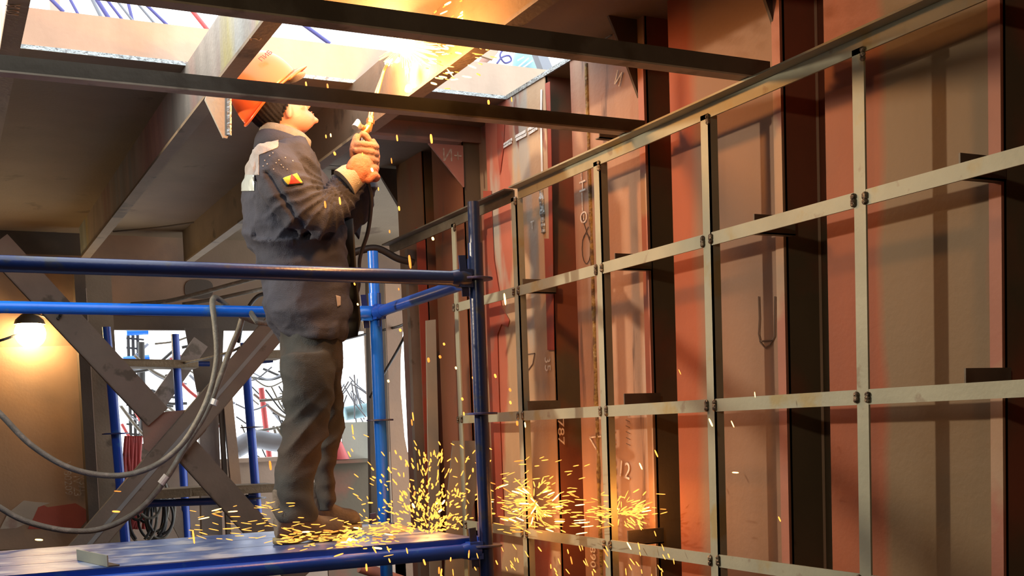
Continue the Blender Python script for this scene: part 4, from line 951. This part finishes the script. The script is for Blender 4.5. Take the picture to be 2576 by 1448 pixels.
# ---------------------------------------------------------------- cutting torch
tt = thing('cutting_torch', 'brass cutting torch with a long glowing copper nozzle held up to the beam', 'torch', P(915, 380, Y=TY))
def tq(x, y, dy=0): return P(x, y, Y=TY + dy)
b = MB(); b.tube([tq(924, 455), tq(915, 350), tq(918, 335)], .0105, 14); obj('handle', b, 'steel', tt, smooth=SM)
b = MB(); b.tube([tq(914, 336), tq(922, 326), tq(927, 318)], [.014, .016, .013], 14); b.tube([tq(922, 326), tq(906, 318, -.01)], [.012, .010], 12); obj('body', b, 'brass', tt, smooth=SM)
b = MB(); b.tube([tq(908, 322, -.012), tq(900, 312, -.016), tq(894, 322, -.02)], [.010, .019, .016], 12); obj('valve_knob', b, 'steel', tt, smooth=SM)
b = MB(); b.tube([tq(926, 328), tq(932, 306)], .0135, 8); obj('hex_nut', b, 'brass', tt)
b = MB(); b.tube([tq(931, 310), tq(933, 300)], .016, 6); obj('hex_nut', b, 'brass', tt)
b = MB(); b.tube([tq(930, 308), tq(936, 292)], [.010, .0085], 12); b.tube(spline([tq(934, 296), tq(940, 268), tq(950, 235), tq(958, 205), tq(966, 178), tq(975, 160, -.03)], 5), .0062, 10); obj('nozzle_tube', b, 'copper', tt, smooth=True)
b = MB(); b.tube(spline([tq(927, 300, .012), tq(933, 272, .012), tq(945, 232, .012), tq(958, 198, .006), tq(968, 172)], 5), .004, 8); obj('gas_pipe', b, 'copper', tt, smooth=True)
b = MB(); b.tube(spline([tq(924, 455), tq(934, 500, .05), tq(926, 580, .22), tq(905, 650, .35), tq(900, 730, .5), tq(860, 800, .6)], 6), .008, 8); obj('gas_hose', b, 'hoseb', tt, smooth=True)
#PERSON-END
#SPARKS-BEGIN
# ---------------------------------------------------------------- flame and sparks
fl_ = thing('cutting_flame', 'white hot flame and molten spray where the torch cuts the beam', 'flame', (1.62, 4.07, 3.05))
b = MB(); fc = P(1015, 112, X=1.60)
for i in range(26):
    a = random.uniform(0, 6.28); r = min(1.3, abs(random.gauss(0, .8)))
    b.ball(P(1012 + 30 * r * math.cos(a), 112 + 17 * r * math.sin(a), X=1.60 + random.uniform(-.02, .03)), (.018 + .02 * random.random(), .02, .014 + .012 * random.random()), 8, 5)
b.ball(P(1012, 112, X=1.61), (.03, .03, .022), 12, 8); obj('flame_core', melt(b, .006, 2, .5, lambda p: .004 * noise.noise(p * 60)), 'flame', fl_, smooth=True)
b = MB()
for i in range(64):
    a = random.uniform(-.9, 2.6); r0, r1 = random.uniform(20, 45), random.uniform(55, 100)
    p0 = P(1015 + r0 * math.cos(a), 112 + r0 * .7 * math.sin(a), X=1.61); p1 = P(1015 + r1 * math.cos(a), 112 + r1 * .62 * math.sin(a), X=1.60)
    b.tube([p0, p0.lerp(p1, .4), p1], [.005, .004, .001], 5)
for i in range(12):
    x = random.uniform(1020, 1032); y = random.uniform(140, 185); b.tube([P(x, y, X=1.61), P(x + random.uniform(-2, 2), y + random.uniform(12, 26), X=1.61)], [.005, .002], 5)
o = obj('flame_spray', b, 'flameo', fl_); o['kind'] = 'stuff'
for x, y, r in ((1028, 222, .014), (1024, 226, .009), (975, 158, .012), (985, 152, .012), (998, 150, .012)): b = MB(); b.ball(P(x, y, X=1.63), r, 10, 6); obj('molten_drop', b, 'flame', fl_, smooth=True)

SPK = []
def zfloor(px, py): return P(px, py, Z=ZP + .006).y if py > 1140 else 99
def sp(px, py, L_, ang, th, cl, Y=None, X=None):
    dx, dy = L_ / 2 * math.cos(ang), L_ / 2 * math.sin(ang)
    if X is None:
        yf = zfloor(px, py + abs(dy)); Y = min(Y, yf - .01) if yf > 0 else Y
        a, b_ = P(px - dx, py - dy, Y=Y), P(px + dx, py + dy, Y=Y)
    else: a, b_ = P(px - dx, py - dy, X=X), P(px + dx, py + dy, X=X)
    m = (a + b_) / 2; sc_ = ((m - Vector(CAM)).length) / F
    SPK.append((L_ * th, a, b_, th * .36 * sc_, cl))
G_ = random.gauss; U2 = random.uniform
for i in range(150):
    x = U2(700, 1000) if i % 3 else G_(880, 45); y = 1352 - (x - 860) * .03 + G_(0, 16) - (abs(G_(0, 18)) if i % 4 == 0 else 0)
    sp(x, y, U2(9, 26), U2(-.35, .25), U2(3, 5.5), 'a', Y=U2(3.85, 4.25))
for i in range(60): sp(U2(480, 760), U2(1262, 1365), U2(10, 28), U2(-.3, .35), U2(2.2, 4), 'a', Y=U2(3.9, 4.3))
for i in range(40): sp(G_(885, 16), G_(1350, 10), U2(7, 16), U2(-1, 1), U2(4, 8), 'a', Y=U2(3.85, 4.1))
for i in range(300):
    a = U2(-3.0, -.1); r = abs(G_(0, 1)); x = 1075 + G_(0, 62); y = 1275 + G_(0, 48) + (10 if abs(x - 1075) < 60 else 0)
    if y > 1338: y = 1338 - U2(0, 40)
    sp(x, y, U2(6, 14), math.atan2(y - 1340, x - 1075) + G_(0, .4), U2(4, 7.5), 'b', Y=U2(4.0, 4.75))
for i in range(45):
    x = 1070 + G_(0, 55); sp(x, U2(1135, 1200), U2(9, 20), math.atan2(-150, x - 1070) + G_(0, .2), U2(3.5, 6), 'b', Y=U2(4.1, 4.7))
for i in range(60): sp(U2(860, 1240), U2(1090, 1330), U2(8, 16), U2(.2, 1.2), U2(3, 5), 'b', Y=U2(4.0, 4.6))
for i in range(150):
    x = 1330 + G_(0, 42); y = 1262 + G_(0, 26) + (x - 1330) * .05; sp(x, y, U2(10, 30), math.atan2(y - 1262, (x - 1345) * 2.2) + G_(0, .25), U2(3.2, 6), 'c', X=U2(2.0, 2.17))
for i in range(40): sp(U2(1250, 1420), U2(1290, 1345), U2(12, 28), U2(-.1, .5), U2(3, 5), 'c', X=U2(2.0, 2.15))
for i in range(30): sp(U2(1245, 1480), U2(1150, 1240), U2(9, 24), U2(-.7, .1), U2(2.6, 4.5), 'c', X=U2(2.0, 2.15))
for i in range(30): sp(U2(1400, 1530), 1290 + G_(0, 22), U2(14, 32), U2(-.2, .35), U2(3, 4.5), 'c', X=U2(2.05, 2.17))
for i in range(95):
    x = 1590 + G_(0, 28); y = 1285 + G_(0, 20); sp(x, y, U2(9, 26), math.atan2((y - 1290), (x - 1555)) + G_(0, .3), U2(3, 5.5), 'd', X=U2(2.22, 2.33))
for i in range(26): sp(1515 + G_(0, 18), 1285 + G_(0, 20), U2(9, 22), U2(-.6, .6), U2(3, 5), 'd', X=U2(2.05, 2.17))
for i in range(44): sp(U2(1235, 1700), U2(1372, 1450), U2(10, 22), U2(.9, 1.5), U2(3, 5.5), 'e', X=U2(2.0, 2.15))
for i in range(16): sp(U2(880, 1230), U2(1375, 1450), U2(10, 20), U2(1.0, 1.8), U2(3.5, 7), 'e', Y=3.6)
for i in range(55):
    a = U2(-.4, 1.3); r = U2(60, 210); sp(1040 + r * math.cos(a), 112 + r * .6 * math.sin(a), U2(7, 26), U2(-.2, .9) if i % 2 else U2(0, .25), U2(3.5, 7), 'f', X=U2(1.35, 1.6) if 112 + r * .6 * math.sin(a) > 95 else 1.45)
for i in range(34): sp(1180 + G_(0, 50), U2(2, 50), U2(8, 22), U2(-.9, .2), U2(3.5, 7), 'f', Y=3.55)
for x, y, l, t in ((1085, 349, 24, 9), (1031, 658, 34, 9), (999, 347, 16, 6), (985, 404, 14, 4), (1004, 524, 12, 7), (1089, 600, 9, 9), (855, 505, 20, 7), (818, 514, 18, 7), (842, 386, 10, 8), (832, 340, 9, 5), (820, 343, 9, 5), (1270, 752, 30, 7), (936, 427, 11, 9), (912, 388, 10, 4), (1183, 288, 14, 3), (1022, 283, 10, 5), (1039, 1047, 22, 5), (1036, 1062, 16, 5), (952, 475, 9, 4), (980, 582, 8, 5), (1007, 830, 8, 9), (1078, 905, 12, 9), (1107, 897, 8, 9), (1117, 865, 7, 8), (1147, 925, 7, 7), (1003, 727, 6, 4), (892, 714, 7, 6), (900, 765, 6, 6), (977, 958, 7, 8), (1190, 950, 7, 7), (1246, 945, 10, 8), (1163, 1003, 8, 8), (1167, 1040, 9, 6), (1283, 980, 8, 8), (1284, 1012, 8, 8), (1301, 1064, 12, 8), (1321, 1068, 14, 5), (887, 1080, 26, 5), (1788, 1062, 22, 6), (1843, 1066, 18, 3.5), (1899, 992, 14, 3), (1850, 1188, 16, 5), (1961, 1305, 14, 4.5), (1651, 1140, 20, 5), (1612, 1172, 18, 5), (1710, 935, 14, 2.5), (1668, 1280, 16, 3), (1662, 1242, 24, 3), (680, 1170, 24, 8), (487, 1350, 34, 6), (292, 1286, 20, 6), (98, 1357, 20, 6), (296, 1235, 18, 3), (824, 217, 14, 6), (770, 212, 14, 6), (1229, 257, 12, 8), (1287, 250, 12, 4)):
    X_ = None; Y_ = 4.0
    if x > 1245: X_ = 2.1
    if y < 230 and x < 1000: Y_ = 4.1
    if x < 500: Y_ = 3.9
    an = 1.45 if l > t * 1.3 else 1.2
    if (x, y) in ((1850, 1188), (1668, 1280), (1662, 1242), (292, 1286), (98, 1357), (296, 1235)): an = .05
    if x in (1788, 1843, 1961, 1651, 1612, 1710): an = 1.15
    sp(x, y, l, an, t, 'g', Y=Y_, X=X_)
CL = dict(a=('bright orange spark skittering over the blue platform around the boots', 'sparks around the boots'),
          b=('round yellow spark in the burst bouncing off the right end of the platform', 'sparks bursting at the end of the platform'),
          c=('streaking yellow spark in the burst just right of the front blue post', 'sparks right of the front blue post'),
          d=('streaking orange spark in the small burst striking the red wall panel', 'sparks striking the red wall'),
          e=('spark falling below the level of the platform at the bottom edge', 'sparks falling below the platform'),
          f=('spark flying from the torch flame under the cut beam', 'sparks around the torch flame'),
          g=('lone glowing spark drifting down well away from the bursts', 'lone falling sparks'))
SPK.sort(key=lambda q: -(q[0] + (200 if q[4] == 'g' else 0)))
mb = MB(); n_ = 8; rg = []
for z, r in ((-.5, .25), (-.42, .75), (-.2, 1), (.2, 1), (.42, .75), (.5, .25)): rg.append([Vector((r * math.cos(2 * math.pi * k / n_), r * math.sin(2 * math.pi * k / n_), z)) for k in range(n_)])
mb.loft(rg); base = obj('spark', mb, 'spark', smooth=True); bme = base.data
bo = bme.copy(); bo.materials.clear(); bo.materials.append(Mt['sparko'])
bh = bme.copy(); bh.materials.clear(); bh.materials.append(Mt['sparkh'])
first = True
for i, (ar, a, b_, r, cl) in enumerate(SPK[:300]):
    o = base if first else base.copy()
    if not first: COL.objects.link(o)
    first = False
    o.data = bo if (i % 4 == 0 and cl != 'f') else (bh if i % 2 == 0 or cl == 'f' else bme)
    d = b_ - a; q = d.to_track_quat('Z', 'Y'); o.location = (a + b_) / 2
    o.rotation_mode = 'QUATERNION'; o.rotation_quaternion = q; o.scale = (r, r, d.length)
    tag(o, CL[cl][0], 'spark', CL[cl][1])
mb = MB()
for ar, a, b_, r, cl in SPK[300:]:
    r *= .9; mb.tube([a, a.lerp(b_, .2), a.lerp(b_, .8), b_], [r * .4, r, r, r * .4], 6)
tag(obj('spark_spray', mb, 'spark'), 'finer yellow sparks scattered among the bursts', 'sparks', None, 'stuff')
#SPARKS-END
# ---------------------------------------------------------------- light
wd = bpy.data.worlds.new('world'); S.world = wd; wd.use_nodes = True
bg = wd.node_tree.nodes['Background']; bg.inputs[0].default_value = (.93, .97, 1, 1); bg.inputs[1].default_value = 3.6
def light(name, kind, p, e, col, size, aim=None):
    l = bpy.data.lights.new(name, kind); l.energy = e; l.color = col
    if kind == 'AREA': l.size = size
    else: l.shadow_soft_size = size
    o = bpy.data.objects.new(name, l); COL.objects.link(o); o.location = p
    if aim is not None: o.rotation_euler = (Vector(aim) - Vector(p)).to_track_quat('-Z', 'Y').to_euler()
    return o
l1 = light('floodlight', 'SPOT', (-1.5, 5.0, 2.82), 380, (1, .80, .56), .06, (2.2, 2.5, 1.75)); l1.data.spot_size = math.radians(84); l1.data.spot_blend = .35
l2 = light('floodlight', 'SPOT', (-1.4, -.8, 2.72), 85, (1, .78, .52), .06, (2.3, 2.4, 1.2)); l2.data.spot_size = math.radians(62); l2.data.spot_blend = .4
light('spark_light', 'POINT', (1.42, 3.55, 2.84), 32, (1, .42, .12), .05)
light('torch_light', 'POINT', (1.56, 3.98, 2.97), 25, (1, .46, .16), .03)
light('spark_light', 'POINT', P(1330, 1265, X=2.15), 3.2, (1, .35, .08), .06)
light('spark_light', 'POINT', P(1590, 1280, X=2.22), 2.4, (1, .33, .06), .06)
light('spark_light', 'POINT', P(1080, 1270, Y=4.3), 2.5, (1, .4, .1), .06)
light('spark_light', 'POINT', P(900, 1325, Y=4.0), .5, (1, .45, .12), .05)
